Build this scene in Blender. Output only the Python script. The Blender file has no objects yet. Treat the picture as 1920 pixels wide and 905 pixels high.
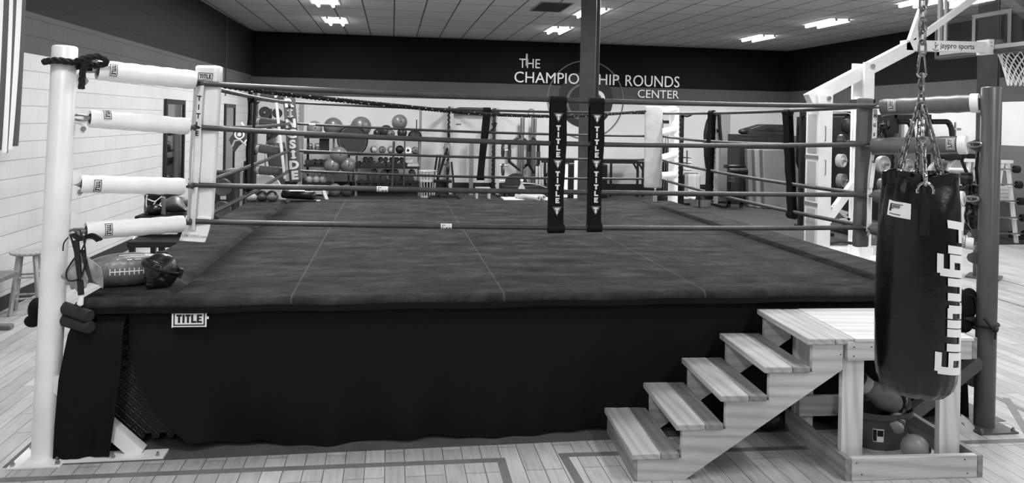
import bpy, bmesh, math, random
from mathutils import Vector, Matrix
random.seed(7)
PI = math.pi
C = bpy.context.scene.collection
scene = bpy.context.scene

# ------------------------------------------------------------------ camera
FOC, CX, CY, ROLL, YAW, HC = 1425.0, 960.0, 226.0, 0.021, math.radians(8.97), 2.15
ct, st, cr, sr = math.cos(YAW), math.sin(YAW), math.cos(ROLL), math.sin(ROLL)
cam_d = bpy.data.cameras.new('camera')
cam = bpy.data.objects.new('camera', cam_d); C.objects.link(cam)
R0, U0, F0 = Vector((ct, -st, 0)), Vector((0, 0, 1)), Vector((st, ct, 0))
cx_, cy_ = R0 * cr + U0 * sr, U0 * cr - R0 * sr
cam.matrix_world = Matrix(((cx_.x, cy_.x, -F0.x, 0), (cx_.y, cy_.y, -F0.y, 0), (cx_.z, cy_.z, -F0.z, HC), (0, 0, 0, 1)))
cam_d.sensor_width = 36.0
cam_d.lens = FOC / 1920.0 * 36.0
cam_d.shift_y = -(452.5 - CY) / 1920.0
cam_d.clip_end = 100
scene.camera = cam

# ------------------------------------------------------------------ exposure, world, room lamps
vs = scene.view_settings
vs.view_transform = 'Standard'; vs.look = 'None'; vs.exposure = 0.0; vs.gamma = 1.0
vs.use_curve_mapping = False
world = bpy.data.worlds.new('world'); scene.world = world; world.use_nodes = True
world.node_tree.nodes['Background'].inputs[0].default_value = (1, 1, 1, 1)
world.node_tree.nodes['Background'].inputs[1].default_value = 0.16
LAMP_W = 108.0
CEIL = 4.52
LX = (-1.42, 4.17, 9.62)
LY = (-3.6, -0.4, 2.85, 6.05, 9.3, 12.5, 15.8, 19.05)
for lx in LX:
    for ly in LY:
        ld = bpy.data.lights.new('ceiling_lamp_light', 'AREA'); ld.shape = 'RECTANGLE'
        ld.size = 0.5; ld.size_y = 1.2; ld.energy = LAMP_W * (0.74 if ly < 4 else 0.85 if ly < 8 else 1.15 if ly < 14 else 1.75)
        lo = bpy.data.objects.new('ceiling_lamp_light', ld); C.objects.link(lo); lo.location = (lx, ly, CEIL - 0.06)

# ------------------------------------------------------------------ helpers
def at(x, y, X=None, Y=None, z=None):
    """point of the photograph (1920x905) on the plane X=, Y= or z="""
    u, v = x - CX, y - CY
    u2, v2 = u * cr + v * sr, -u * sr + v * cr
    a, b, d = st * FOC + ct * u2, ct * FOC - st * u2, -v2
    t = X / a if X is not None else Y / b if Y is not None else (z - HC) / d
    return Vector((a * t, b * t, HC + d * t))
def lin(v):
    v = max(0.0, v / 255.0)
    return v / 12.92 if v <= 0.04045 else ((v + 0.055) / 1.055) ** 2.4
MATS = {}
def mat(name, g, rough=0.6, metal=0.0, var=0.0, scale=8.0, bump=0.0, emit=0.0, g2=None, stretch=(1, 1, 1), spec=0.5, alpha=None, trans=0.0):
    """procedural grey material: g is an sRGB 0-255 grey, var the noise amount"""
    if name in MATS: return MATS[name]
    m = bpy.data.materials.new(name); m.use_nodes = True; nt = m.node_tree
    b = nt.nodes['Principled BSDF']
    a = lin(g)
    b.inputs['Base Color'].default_value = (a, a, a, 1)
    b.inputs['Roughness'].default_value = rough; b.inputs['Metallic'].default_value = metal
    b.inputs['Specular IOR Level'].default_value = spec
    if trans: b.inputs['Transmission Weight'].default_value = trans
    if emit:
        b.inputs['Emission Color'].default_value = (1, 1, 1, 1); b.inputs['Emission Strength'].default_value = emit
    if var or bump:
        tc = nt.nodes.new('ShaderNodeTexCoord'); mp = nt.nodes.new('ShaderNodeMapping')
        mp.inputs['Scale'].default_value = stretch
        nz = nt.nodes.new('ShaderNodeTexNoise'); nz.inputs['Scale'].default_value = scale; nz.inputs['Detail'].default_value = 5
        nt.links.new(tc.outputs['Object'], mp.inputs[0]); nt.links.new(mp.outputs[0], nz.inputs['Vector'])
        if var:
            r = nt.nodes.new('ShaderNodeValToRGB')
            lo, hi = lin(g * (1 - var)), lin(min(255, g * (1 + var)) if g2 is None else g2)
            r.color_ramp.elements[0].position = 0.3; r.color_ramp.elements[1].position = 0.7
            r.color_ramp.elements[0].color = (lo, lo, lo, 1); r.color_ramp.elements[1].color = (hi, hi, hi, 1)
            nt.links.new(nz.outputs[0], r.inputs[0]); nt.links.new(r.outputs[0], b.inputs['Base Color'])
        if bump:
            bp = nt.nodes.new('ShaderNodeBump'); bp.inputs['Strength'].default_value = bump; bp.inputs['Distance'].default_value = 0.02
            nt.links.new(nz.outputs[0], bp.inputs['Height']); nt.links.new(bp.outputs[0], b.inputs['Normal'])
    MATS[name] = m
    return m
def perp(d):
    d = d.normalized()
    a = Vector((0, 0, 1)) if abs(d.z) < 0.9 else Vector((1, 0, 0))
    x = d.cross(a).normalized()
    return x, d.cross(x).normalized()
class MB:
    """collects shapes for ONE mesh object"""
    def __init__(s): s.v = []; s.f = []; s.mi = []; s.m = 0
    def add(s, vs, fs):
        o = len(s.v); s.v += [Vector(p) for p in vs]
        for f in fs: s.f.append([i + o for i in f]); s.mi.append(s.m)
        return s
    def box(s, c, d, rz=0.0, M=None):
        x, y, z = d[0] / 2, d[1] / 2, d[2] / 2
        vs = [Vector((a, b, e)) for e in (-z, z) for b in (-y, y) for a in (-x, x)]
        M3 = M if M is not None else Matrix.Rotation(rz, 3, 'Z')
        vs = [M3 @ p + Vector(c) for p in vs]
        return s.add(vs, [(0, 2, 3, 1), (4, 5, 7, 6), (0, 1, 5, 4), (2, 6, 7, 3), (0, 4, 6, 2), (1, 3, 7, 5)])
    def bx(s, x0, x1, y0, y1, z0, z1): return s.box(((x0 + x1) / 2, (y0 + y1) / 2, (z0 + z1) / 2), (abs(x1 - x0), abs(y1 - y0), abs(z1 - z0)))
    def beam(s, a, b, w, h, up=(0, 0, 1)):
        """rectangular bar from a to b: w across, h along up"""
        a, b = Vector(a), Vector(b); d = (b - a).normalized(); u = Vector(up)
        x = d.cross(u)
        if x.length < 1e-4: x = d.cross(Vector((0, 1, 0)))
        x.normalize(); y = x.cross(d).normalized()
        vs = [p + x * (i * w / 2) + y * (j * h / 2) for p in (a, b) for j in (-1, 1) for i in (-1, 1)]
        return s.add(vs, [(0, 2, 3, 1), (4, 5, 7, 6), (0, 1, 5, 4), (2, 6, 7, 3), (0, 4, 6, 2), (1, 3, 7, 5)])
    def tube(s, pts, r, n=10, closed=False, cap=True, sq=1.0):
        pts = [Vector(p) for p in pts]; N = len(pts); rr = r if isinstance(r, (list, tuple)) else [r] * N
        px = None; vs = []; fs = []
        for i, p in enumerate(pts):
            if closed: d = pts[(i + 1) % N] - pts[i - 1]
            else: d = pts[min(i + 1, N - 1)] - pts[max(i - 1, 0)]
            if d.length < 1e-9: d = Vector((0, 0, 1))
            d.normalize()
            if px is None: x, y = perp(d)
            else:
                x = px - d * px.dot(d)
                if x.length < 1e-6: x, _ = perp(d)
                x.normalize(); y = d.cross(x).normalized()
            px = x
            for k in range(n):
                a = 2 * PI * k / n
                vs.append(p + x * (math.cos(a) * rr[i]) + y * (math.sin(a) * rr[i] * sq))
        for i in range(N if closed else N - 1):
            j = (i + 1) % N
            for k in range(n):
                l = (k + 1) % n
                fs.append((i * n + k, i * n + l, j * n + l, j * n + k))
        if cap and not closed: fs.append(tuple(range(n - 1, -1, -1))); fs.append(tuple((N - 1) * n + k for k in range(n)))
        return s.add(vs, fs)
    def cyl(s, a, b, r, r2=None, n=16, cap=True): return s.tube([a, b], [r, r if r2 is None else r2], n, cap=cap)
    def lathe(s, prof, c=(0, 0, 0), axis=(0, 0, 1), n=24, sx=1.0):
        """profile [(r, h)] turned about axis through c"""
        ax = Vector(axis).normalized(); x, y = perp(ax); c = Vector(c); vs = []; fs = []
        for r, h in prof:
            for k in range(n):
                a = 2 * PI * k / n
                vs.append(c + ax * h + x * (r * math.cos(a) * sx) + y * (r * math.sin(a)))
        for i in range(len(prof) - 1):
            for k in range(n):
                l = (k + 1) % n; fs.append((i * n + k, i * n + l, (i + 1) * n + l, (i + 1) * n + k))
        if prof[0][0] > 1e-6: fs.append(tuple(range(n - 1, -1, -1)))
        if prof[-1][0] > 1e-6: fs.append(tuple((len(prof) - 1) * n + k for k in range(n)))
        return s.add(vs, fs)
    def ball(s, c, r, n=20, M=None):
        rx, ry, rz = (r, r, r) if not isinstance(r, (tuple, list)) else r
        vs = []; fs = []; m = n // 2
        for i in range(m + 1):
            t = PI * i / m
            for k in range(n):
                a = 2 * PI * k / n
                p = Vector((rx * math.sin(t) * math.cos(a), ry * math.sin(t) * math.sin(a), rz * math.cos(t)))
                vs.append((M @ p if M is not None else p) + Vector(c))
        for i in range(m):
            for k in range(n):
                l = (k + 1) % n; fs.append((i * n + k, (i + 1) * n + k, (i + 1) * n + l, i * n + l))
        return s.add(vs, fs)
    def prism(s, poly, f, d0, d1):
        """poly [(a,b)] swept from depth d0 to d1; f(a,b,d) gives the point"""
        n = len(poly)
        vs = [f(a, b, d0) for a, b in poly] + [f(a, b, d1) for a, b in poly]
        return s.add(vs, [tuple(range(n)), tuple(range(2 * n - 1, n - 1, -1))] + [(i, i + n, (i + 1) % n + n, (i + 1) % n) for i in range(n)])
    def grid(s, f, nu, nv, wu=False):
        vs = [f(i / nu, j / nv) for j in range(nv + 1) for i in range(nu + 1)]
        return s.add(vs, [(j * (nu + 1) + i, j * (nu + 1) + i + 1, (j + 1) * (nu + 1) + i + 1, (j + 1) * (nu + 1) + i) for j in range(nv) for i in range(nu)])
    def slab(s, f, nu, nv, t):
        """closed sheet: f(u,v)->(point, normal), thickness t"""
        P0 = [[f(i / nu, j / nv) for i in range(nu + 1)] for j in range(nv + 1)]
        W = nu + 1; H = nv + 1
        vs = [p for row in P0 for p, n in row] + [p - n * t for row in P0 for p, n in row]; o = W * H
        fs = [(j * W + i, j * W + i + 1, (j + 1) * W + i + 1, (j + 1) * W + i) for j in range(nv) for i in range(nu)]
        fs += [(o + j * W + i, o + (j + 1) * W + i, o + (j + 1) * W + i + 1, o + j * W + i + 1) for j in range(nv) for i in range(nu)]
        for i in range(nu): fs += [(i, o + i, o + i + 1, i + 1), (nv * W + i, nv * W + i + 1, o + nv * W + i + 1, o + nv * W + i)]
        for j in range(nv): fs += [(j * W, (j + 1) * W, o + (j + 1) * W, o + j * W), (j * W + nu, o + j * W + nu, o + (j + 1) * W + nu, (j + 1) * W + nu)]
        return s.add(vs, fs)
    def rects(s, R, f, nsub=2):
        """flat rectangles (a0,b0,a1,b1) laid on a surface by f(a,b)"""
        for a0, b0, a1, b1 in R:
            s.grid(lambda u, v: f(a0 + (a1 - a0) * u, b0 + (b1 - b0) * v), nsub, 1)
        return s
    def tris(s, vf, f):
        vs, fs = vf
        return s.add([f(p[0], p[1]) for p in vs], fs)
    def xf(s, M):
        s.v = [M @ p for p in s.v]; return s
    def build(s, name, mats, parent=None, world=True, smooth=40, bevel=0.0, sub=0):
        me = bpy.data.meshes.new(name)
        o = parent.location.copy() if (parent is not None and world) else Vector((0, 0, 0))
        if parent is not None and world and parent.parent is not None:
            o = parent['_o'] if '_o' in parent else o
        off = Vector(parent['_o']) if (parent is not None and world and '_o' in parent) else Vector((0, 0, 0))
        me.from_pydata([p - off for p in s.v], [], s.f)
        if not isinstance(mats, (list, tuple)): mats = [mats]
        for m in mats: me.materials.append(m)
        me.polygons.foreach_set('material_index', [min(i, len(mats) - 1) for i in s.mi])
        me.update(); me.validate()
        bm = bmesh.new(); bm.from_mesh(me); bmesh.ops.recalc_face_normals(bm, faces=bm.faces); bm.to_mesh(me); bm.free()
        if smooth:
            me.polygons.foreach_set('use_smooth', [True] * len(me.polygons)); me.set_sharp_from_angle(angle=math.radians(smooth))
        ob = bpy.data.objects.new(name, me); C.objects.link(ob)
        if parent is not None:
            ob.parent = parent
            ob['_o'] = tuple(off) if '_o' in parent else (0, 0, 0)
        if bevel:
            bv = ob.modifiers.new('bevel', 'BEVEL'); bv.width = bevel; bv.segments = 2; bv.limit_method = 'ANGLE'
        if sub:
            sb = ob.modifiers.new('sub', 'SUBSURF'); sb.levels = sub; sb.render_levels = sub
        return ob
def thing(name, label, cat, loc=(0, 0, 0), rz=0.0, group=None, world=True):
    """an Empty at the thing's base that parents its parts"""
    o = bpy.data.objects.new(name, None); C.objects.link(o); o.empty_display_size = 0.1
    o.location = loc; o.rotation_euler = (0, 0, rz); o['label'] = label; o['category'] = cat
    if group: o['group'] = group
    if world: o['_o'] = tuple(loc)
    return o
def single(mb, name, mats, label, cat, group=None, **k):
    """a thing that is one mesh (origin moved to its base)"""
    xs = [p.x for p in mb.v]; ys = [p.y for p in mb.v]; zs = [p.z for p in mb.v]
    o = Vector(((min(xs) + max(xs)) / 2, (min(ys) + max(ys)) / 2, min(zs)))
    mb.v = [p - o for p in mb.v]
    ob = mb.build(name, mats, None, **k); ob.location = o
    ob['label'] = label; ob['category'] = cat
    if group: ob['group'] = group
    return ob
def struct(name, mb, m, **k):
    ob = mb.build(name, m, None, **k); ob['kind'] = 'structure'; return ob
def dup(root, loc, rz=None, label=None, group=None):
    """copy of a thing with copies of its parts and sub-parts"""
    r = root.copy(); C.objects.link(r); r.location = loc
    if rz is not None: r.rotation_euler = (0, 0, rz)
    if label: r['label'] = label
    if group: r['group'] = group
    for ch in list(root.children):
        c = ch.copy(); C.objects.link(c); c.parent = r
        for g in list(ch.children):
            d = g.copy(); C.objects.link(d); d.parent = c
    return r
_tcache = {}
def text(sx, size=1.0, bold=0.0, shear=0.0, xs=1.0, res=3):
    """font outline as (verts, faces), centred on x, baseline at 0"""
    key = (sx, bold, shear, res)
    if key not in _tcache:
        cu = bpy.data.curves.new('t', 'FONT'); cu.body = sx; cu.offset = bold; cu.shear = shear; cu.resolution_u = res; cu.fill_mode = 'FRONT'
        ob = bpy.data.objects.new('t', cu); C.objects.link(ob)
        dg = bpy.context.evaluated_depsgraph_get(); dg.update()
        me = bpy.data.meshes.new_from_object(ob.evaluated_get(dg))
        vv = [(p.co.x, p.co.y) for p in me.vertices]; ff = [tuple(p.vertices) for p in me.polygons]
        bpy.data.objects.remove(ob); bpy.data.curves.remove(cu); bpy.data.meshes.remove(me)
        x0, x1 = min(p[0] for p in vv), max(p[0] for p in vv)
        _tcache[key] = ([(x - (x0 + x1) / 2, y) for x, y in vv], ff)
    vv, ff = _tcache[key]
    return [(x * size * xs, y * size) for x, y in vv], ff
def cut(vf, axis, step):
    """split a flat text mesh into strips so that it can bend"""
    bm = bmesh.new()
    for p in vf[0]: bm.verts.new((p[0], p[1], 0))
    bm.verts.ensure_lookup_table()
    for f in vf[1]:
        try: bm.faces.new([bm.verts[i] for i in f])
        except ValueError: pass
    lo = min(p[axis] for p in vf[0]); hi = max(p[axis] for p in vf[0]); x = lo + step
    no = (1, 0, 0) if axis == 0 else (0, 1, 0)
    while x < hi:
        co = (x, 0, 0) if axis == 0 else (0, x, 0)
        bmesh.ops.bisect_plane(bm, geom=bm.verts[:] + bm.edges[:] + bm.faces[:], plane_co=co, plane_no=no); x += step
    bm.verts.index_update()
    r = ([(v.co.x, v.co.y) for v in bm.verts], [tuple(v.index for v in f.verts) for f in bm.faces]); bm.free()
    return r
# the block letters of the TITLE tags, as rectangles in a 0..1 box
def title_rects(a0, b0, a1, b1):
    R = []; w = (a1 - a0) / 5.0; g = w * 0.10; h = b1 - b0; t = w * 0.42; k = h * 0.23; x = a0
    for ch in 'TITLE':
        ww = w * (0.62 if ch == 'I' else 1.0) + (0 if ch == 'I' else w * 0.095)
        l, r = x + g / 2, x + ww - g / 2; m = (l + r) / 2
        if ch == 'T': R += [(l, b1 - k, r, b1), (m - t / 2, b0, m + t / 2, b1 - k)]
        if ch == 'I': R += [(m - t / 2, b0, m + t / 2, b1)]
        if ch == 'L': R += [(l, b0, l + t, b1), (l + t, b0, r, b0 + k)]
        if ch == 'E': R += [(l, b0, l + t, b1), (l + t, b0, r, b0 + k), (l + t, b1 - k, r, b1), (l + t, b0 + h * .41, r - g, b0 + h * .59)]
        x += ww
    return R
def title_tag(mb, f, w, h):
    """white tag, black frame and TITLE on a surface f(a,b,lift); materials 0 white, 1 black"""
    mb.m = 0; mb.rects([(-w / 2, -h / 2, w / 2, h / 2)], lambda a, b: f(a, b, 0.0015), 6)
    mb.m = 1; e = h * 0.07; i = h * 0.08; W, H = w / 2 - i, h / 2 - i
    mb.rects([(-W, -H, W, -H + e), (-W, H - e, W, H), (-W, -H, -W + e, H), (W - e, -H, W, H)], lambda a, b: f(a, b, 0.003), 6)
    mb.rects(title_rects(-W + 2.2 * e, -H + 2.4 * e, W - 2.2 * e, H - 2.4 * e), lambda a, b: f(a, b, 0.003), 2)
    mb.m = 0
def seg(a, b, n): return [Vector(a).lerp(Vector(b), i / n) for i in range(n + 1)]
def arc(c, r, a0, a1, n, ax='xz'):
    out = []
    for i in range(n + 1):
        t = a0 + (a1 - a0) * i / n; p, q = r * math.cos(t), r * math.sin(t)
        out.append(Vector(c) + (Vector((p, 0, q)) if ax == 'xz' else Vector((p, q, 0)) if ax == 'xy' else Vector((0, p, q))))
    return out
def fillet(pts, r, n=5):
    """round the corners of a polyline"""
    pts = [Vector(p) for p in pts]; out = [pts[0]]
    for i in range(1, len(pts) - 1):
        a, b, c = pts[i - 1], pts[i], pts[i + 1]
        k = min(r, (a - b).length * .45, (c - b).length * .45)
        p, q = b + (a - b).normalized() * k, b + (c - b).normalized() * k
        for j in range(n + 1):
            t = j / n; out.append(p * (1 - t) ** 2 + b * 2 * t * (1 - t) + q * t * t)
    return out + [pts[-1]]

# ------------------------------------------------------------------ materials
def nodes(name):
    m = bpy.data.materials.new(name); m.use_nodes = True; MATS[name] = m
    return m, m.node_tree, m.node_tree.nodes['Principled BSDF']
def N(nt, t, **k):
    n = nt.nodes.new(t)
    for a, b in k.items(): setattr(n, a, b)
    return n
def ramp(nt, src, stops):
    r = N(nt, 'ShaderNodeValToRGB'); e = r.color_ramp.elements
    while len(e) < len(stops): e.new(0.5)
    for i, (p, g) in enumerate(stops):
        e[i].position = p; v = lin(g); e[i].color = (v, v, v, 1)
    nt.links.new(src, r.inputs[0]); return r.outputs[0]
def mixc(nt, fac, a, b, mode='MIX'):
    n = N(nt, 'ShaderNodeMix', data_type='RGBA', blend_type=mode)
    for s_, v in ((0, fac), (6, a), (7, b)):
        if isinstance(v, (int, float)): n.inputs[s_].default_value = v if s_ == 0 else (v, v, v, 1)
        else: nt.links.new(v, n.inputs[s_])
    return n.outputs[2]
def math_(nt, op, a, b=0.0):
    n = N(nt, 'ShaderNodeMath', operation=op)
    for i, v in enumerate((a, b)):
        if isinstance(v, (int, float)): n.inputs[i].default_value = v
        else: nt.links.new(v, n.inputs[i])
    return n.outputs[0]
def bumpn(nt, b, h, st_, dist=0.01):
    n = N(nt, 'ShaderNodeBump'); n.inputs['Strength'].default_value = st_; n.inputs['Distance'].default_value = dist
    nt.links.new(h, n.inputs['Height']); nt.links.new(n.outputs[0], b.inputs['Normal'])
def objcoord(nt, scale=(1, 1, 1), rot=(0, 0, 0)):
    tc = N(nt, 'ShaderNodeTexCoord'); mp = N(nt, 'ShaderNodeMapping'); mp.inputs['Scale'].default_value = scale; mp.inputs['Rotation'].default_value = rot
    nt.links.new(tc.outputs['Object'], mp.inputs[0]); return mp.outputs[0], tc.outputs['Object']
def noise(nt, vec, sc, det=5, rough=0.5):
    n = N(nt, 'ShaderNodeTexNoise'); n.inputs['Scale'].default_value = sc; n.inputs['Detail'].default_value = det; n.inputs['Roughness'].default_value = rough
    nt.links.new(vec, n.inputs['Vector']); return n.outputs[0]
# plank floor running towards the back wall
m, nt, b = nodes('floor_planks')
v, raw = objcoord(nt, (1, 1, 1), (0, 0, PI / 2))
bt = N(nt, 'ShaderNodeTexBrick'); nt.links.new(v, bt.inputs['Vector'])
for k_, x_ in (('Scale', 1.0), ('Brick Width', 0.92), ('Row Height', 0.122), ('Mortar Size', 0.0028), ('Mortar Smooth', 0.1), ('Bias', 0.0)): bt.inputs[k_].default_value = x_
bt.offset = 0.37; bt.offset_frequency = 3
for k_, g_ in (('Color1', 188), ('Color2', 214), ('Mortar', 112)): bt.inputs[k_].default_value = (lin(g_),) * 3 + (1,)
v2, _ = objcoord(nt, (14, 1.1, 1))
gr = ramp(nt, noise(nt, v2, 3.0, 6, 0.6), [(0.25, 205), (0.5, 240), (0.75, 255)])
v3, _ = objcoord(nt)
bl = ramp(nt, noise(nt, v3, 0.9, 3), [(0.3, 225), (0.7, 255)])
nt.links.new(mixc(nt, 1.0, mixc(nt, 1.0, bt.outputs[0], gr, 'MULTIPLY'), bl, 'MULTIPLY'), b.inputs['Base Color'])
b.inputs['Roughness'].default_value = 0.38
# walls in three painted bands
def bands(nt, zsock, noise_out, tones):
    """tones: [(z_from, grey)] bottom to top"""
    col = None
    for z0, g in tones:
        if col is None: col = lin(g)
        else: col = mixc(nt, math_(nt, 'GREATER_THAN', zsock, z0), col, lin(g))
    return mixc(nt, 1.0, col, noise_out, 'MULTIPLY')
def wallmat(name, tones, block=None, rot=(PI / 2, 0, 0)):
    m, nt, b = nodes(name)
    v, raw = objcoord(nt)
    sp = N(nt, 'ShaderNodeSeparateXYZ'); nt.links.new(raw, sp.inputs[0])
    n1 = ramp(nt, noise(nt, v, 1.3, 4), [(0.25, 242), (0.75, 255)])
    col = bands(nt, sp.outputs[2], n1, tones)
    if block:
        cb = N(nt, 'ShaderNodeCombineXYZ'); nt.links.new(sp.outputs[block], cb.inputs[0]); nt.links.new(sp.outputs[2], cb.inputs[1])
        bt = N(nt, 'ShaderNodeTexBrick'); nt.links.new(cb.outputs[0], bt.inputs['Vector'])
        for k_, x_ in (('Scale', 1.0), ('Brick Width', 0.41), ('Row Height', 0.2), ('Mortar Size', 0.005), ('Mortar Smooth', 0.3)): bt.inputs[k_].default_value = x_
        for k_, g_ in (('Color1', 255), ('Color2', 250), ('Mortar', 244)): bt.inputs[k_].default_value = (lin(g_),) * 3 + (1,)
        fr_ = math_(nt, 'FRACT', math_(nt, 'MULTIPLY', sp.outputs[2], 5.0)); ln_ = math_(nt, 'LESS_THAN', math_(nt, 'ABSOLUTE', math_(nt, 'SUBTRACT', fr_, .5)), .478)
        jn = mixc(nt, ln_, lin(216), 1.0)
        col = mixc(nt, 1.0, mixc(nt, 1.0, col, bt.outputs[0], 'MULTIPLY'), jn, 'MULTIPLY')
        h = math_(nt, 'ADD', math_(nt, 'MULTIPLY', bt.outputs['Fac'], -1.0), math_(nt, 'MULTIPLY', noise(nt, v, 30, 4), 0.25))
        bumpn(nt, b, h, 0.6, 0.006)
    else: bumpn(nt, b, noise(nt, v, 60, 3), 0.06, 0.004)
    nt.links.new(col, b.inputs['Base Color']); b.inputs['Roughness'].default_value = 0.7; b.inputs['Specular IOR Level'].default_value = 0.12
    return m
W_DARK, W_GREY, W_WHITE = 62, 84, 222
wallmat('wall_back_paint', [(0, W_WHITE), (2.74, W_GREY), (3.24, 19)])
wallmat('wall_left_block', [(0, 208), (2.80, 86), (3.27, 38)], block=1)
wallmat('wall_right_paint', [(0, 108), (1.86, W_WHITE), (2.74, W_GREY), (3.24, 22)])
# ceiling tiles
m, nt, b = nodes('ceiling_tiles')
v, raw = objcoord(nt)
bt = N(nt, 'ShaderNodeTexBrick'); nt.links.new(v, bt.inputs['Vector']); bt.offset = 0.0
for k_, x_ in (('Scale', 1.0), ('Brick Width', 0.65), ('Row Height', 1.3), ('Mortar Size', 0.018), ('Mortar Smooth', 0.1)): bt.inputs[k_].default_value = x_
for k_, g_ in (('Color1', 196), ('Color2', 188), ('Mortar', 84)): bt.inputs[k_].default_value = (lin(g_),) * 3 + (1,)
sk = ramp(nt, noise(nt, v, 40, 3), [(0.3, 235), (0.7, 255)])
nt.links.new(mixc(nt, 1.0, bt.outputs[0], sk, 'MULTIPLY'), b.inputs['Base Color']); b.inputs['Roughness'].default_value = 0.8
bumpn(nt, b, math_(nt, 'MULTIPLY', bt.outputs['Fac'], -1.0), 0.4, 0.01)
# suede ring canvas with stitched seams
m, nt, b = nodes('ring_canvas')
v, raw = objcoord(nt, (1.0, 2.6, 1))
sp = N(nt, 'ShaderNodeSeparateXYZ'); nt.links.new(raw, sp.inputs[0])
big = ramp(nt, noise(nt, v, 2.2, 6, 0.65), [(0.3, 36), (0.55, 62), (0.75, 84)])
fine = ramp(nt, noise(nt, v, 9, 6, 0.7), [(0.3, 190), (0.6, 255)])
col = mixc(nt, 1.0, big, fine, 'MULTIPLY')
for xs_ in (-0.62 - 1.157, 0.77 - 1.157, 2.2 - 1.157):
    d = math_(nt, 'ABSOLUTE', math_(nt, 'SUBTRACT', sp.outputs[0], xs_))
    col = mixc(nt, math_(nt, 'MULTIPLY', math_(nt, 'LESS_THAN', d, 0.006), 0.3), col, lin(110))
nt.links.new(col, b.inputs['Base Color']); b.inputs['Roughness'].default_value = 0.95; b.inputs['Specular IOR Level'].default_value = 0.1
bumpn(nt, b, noise(nt, v, 6, 6, 0.7), 0.35, 0.02)
# pine boards; the grain runs along the object's x
def wood(name, lo, hi, axis=0, sc=1.0):
    m, nt, b = nodes(name)
    s_ = [16.0, 16.0, 16.0]; s_[axis] = 1.0
    v, raw = objcoord(nt, tuple(s_))
    n = noise(nt, v, 1.5 * sc, 4, 0.6)
    w_ = N(nt, 'ShaderNodeTexWave', wave_type='BANDS', bands_direction='DIAGONAL'); w_.inputs['Scale'].default_value = 0.55 * sc; w_.inputs['Distortion'].default_value = 7.0; w_.inputs['Detail'].default_value = 3; w_.inputs['Detail Scale'].default_value = 0.7
    nt.links.new(v, w_.inputs['Vector'])
    c1 = ramp(nt, w_.outputs[0], [(0.0, hi - (hi - lo) * .45), (0.45, hi), (1.0, hi + 5)])
    c2 = ramp(nt, n, [(0.25, 222), (0.7, 255)])
    nt.links.new(mixc(nt, 1.0, c1, c2, 'MULTIPLY'), b.inputs['Base Color']); b.inputs['Roughness'].default_value = 0.6
    bumpn(nt, b, n, 0.12, 0.004)
    return m
wood('pine_x', 158, 196, 0); wood('pine_y', 146, 182, 1); wood('pine_z', 176, 212, 2); wood('stool_wood', 140, 176, 2); wood('bench_wood', 96, 120, 0)
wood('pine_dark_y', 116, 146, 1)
wood('plywood', 186, 214, 0, 0.7)
BLK = mat('black_rubber', 18, 0.6); BLKV = mat('black_vinyl', 16, 0.3, var=.15, scale=12, bump=.25); BLKM = mat('black_metal', 20, 0.4)
SKIRT = mat('black_skirt_cloth', 11, 0.75, var=.25, scale=60, bump=.1, spec=.2)
WHT = mat('white_vinyl', 246, 0.4, var=.03, scale=6, bump=.12); WHTM = mat('white_metal', 234, 0.35, var=.03, scale=5); WHTC = mat('white_cloth', 235, 0.8, var=.03, scale=9, bump=.2)
GRYV = mat('grey_vinyl', 98, 0.42, var=.08, scale=7, bump=.2); GRYM = mat('grey_metal', 76, 0.35, var=.06, scale=6)
STEEL = mat('steel', 165, 0.32, 1.0, var=.12, scale=30); CHROME = mat('chrome', 225, 0.12, 1.0); DSTEEL = mat('dark_steel', 120, 0.42, 1.0, var=.2, scale=30)
INK = mat('black_ink', 14, 0.6); PAPER = mat('white_print', 236, 0.6); DKG = mat('dark_grey_plastic', 62, 0.5); MDG = mat('mid_grey_plastic', 105, 0.5); LTG = mat('light_grey_plastic', 175, 0.5)
ROPEV = mat('rope_sleeve', 66, 0.4, var=.18, scale=5, stretch=(1, 1, 1), bump=.15)
ROPED = mat('dark_rope_sleeve', 54, 0.4, var=.2, scale=5, bump=.15)
TUBE = mat('fluorescent_tube', 250, 0.4, emit=14.0)

# ================================================================== THE SETTING
struct('floor', MB().bx(-6, 14, -6, 24, -0.1, 0), MATS['floor_planks'])
struct('ceiling', MB().bx(-6, 14, -6, 24, CEIL, CEIL + 0.1), MATS['ceiling_tiles'])
struct('wall_back', MB().bx(-4.3, 12.5, 22.3, 22.5, 0, CEIL), MATS['wall_back_paint'])
def WL(y): return -4.10 + (y - 8.5) * .0123
def along_left(d, z0, z1):
    return MB().prism([(WL(-6), -6), (WL(22.3), 22.3), (WL(22.3) + d, 22.3), (WL(-6) + d, -6)], lambda a, b, c: Vector((a, b, c)), z0, z1)
struct('wall_left', along_left(-.2, 0, CEIL), MATS['wall_left_block'])
struct('wall_right', MB().bx(12.3, 12.5, -6, 22.3, 0, CEIL), MATS['wall_right_paint'])
struct('baseboard_left', along_left(.015, 0, .15), BLK)
struct('baseboard_back', MB().bx(-3.9, 12.285, 22.285, 22.3, 0, 0.3), BLK)
struct('baseboard_right', MB().bx(12.285, 12.3, -6, 22.3, 0, 0.14), BLK)
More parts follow.
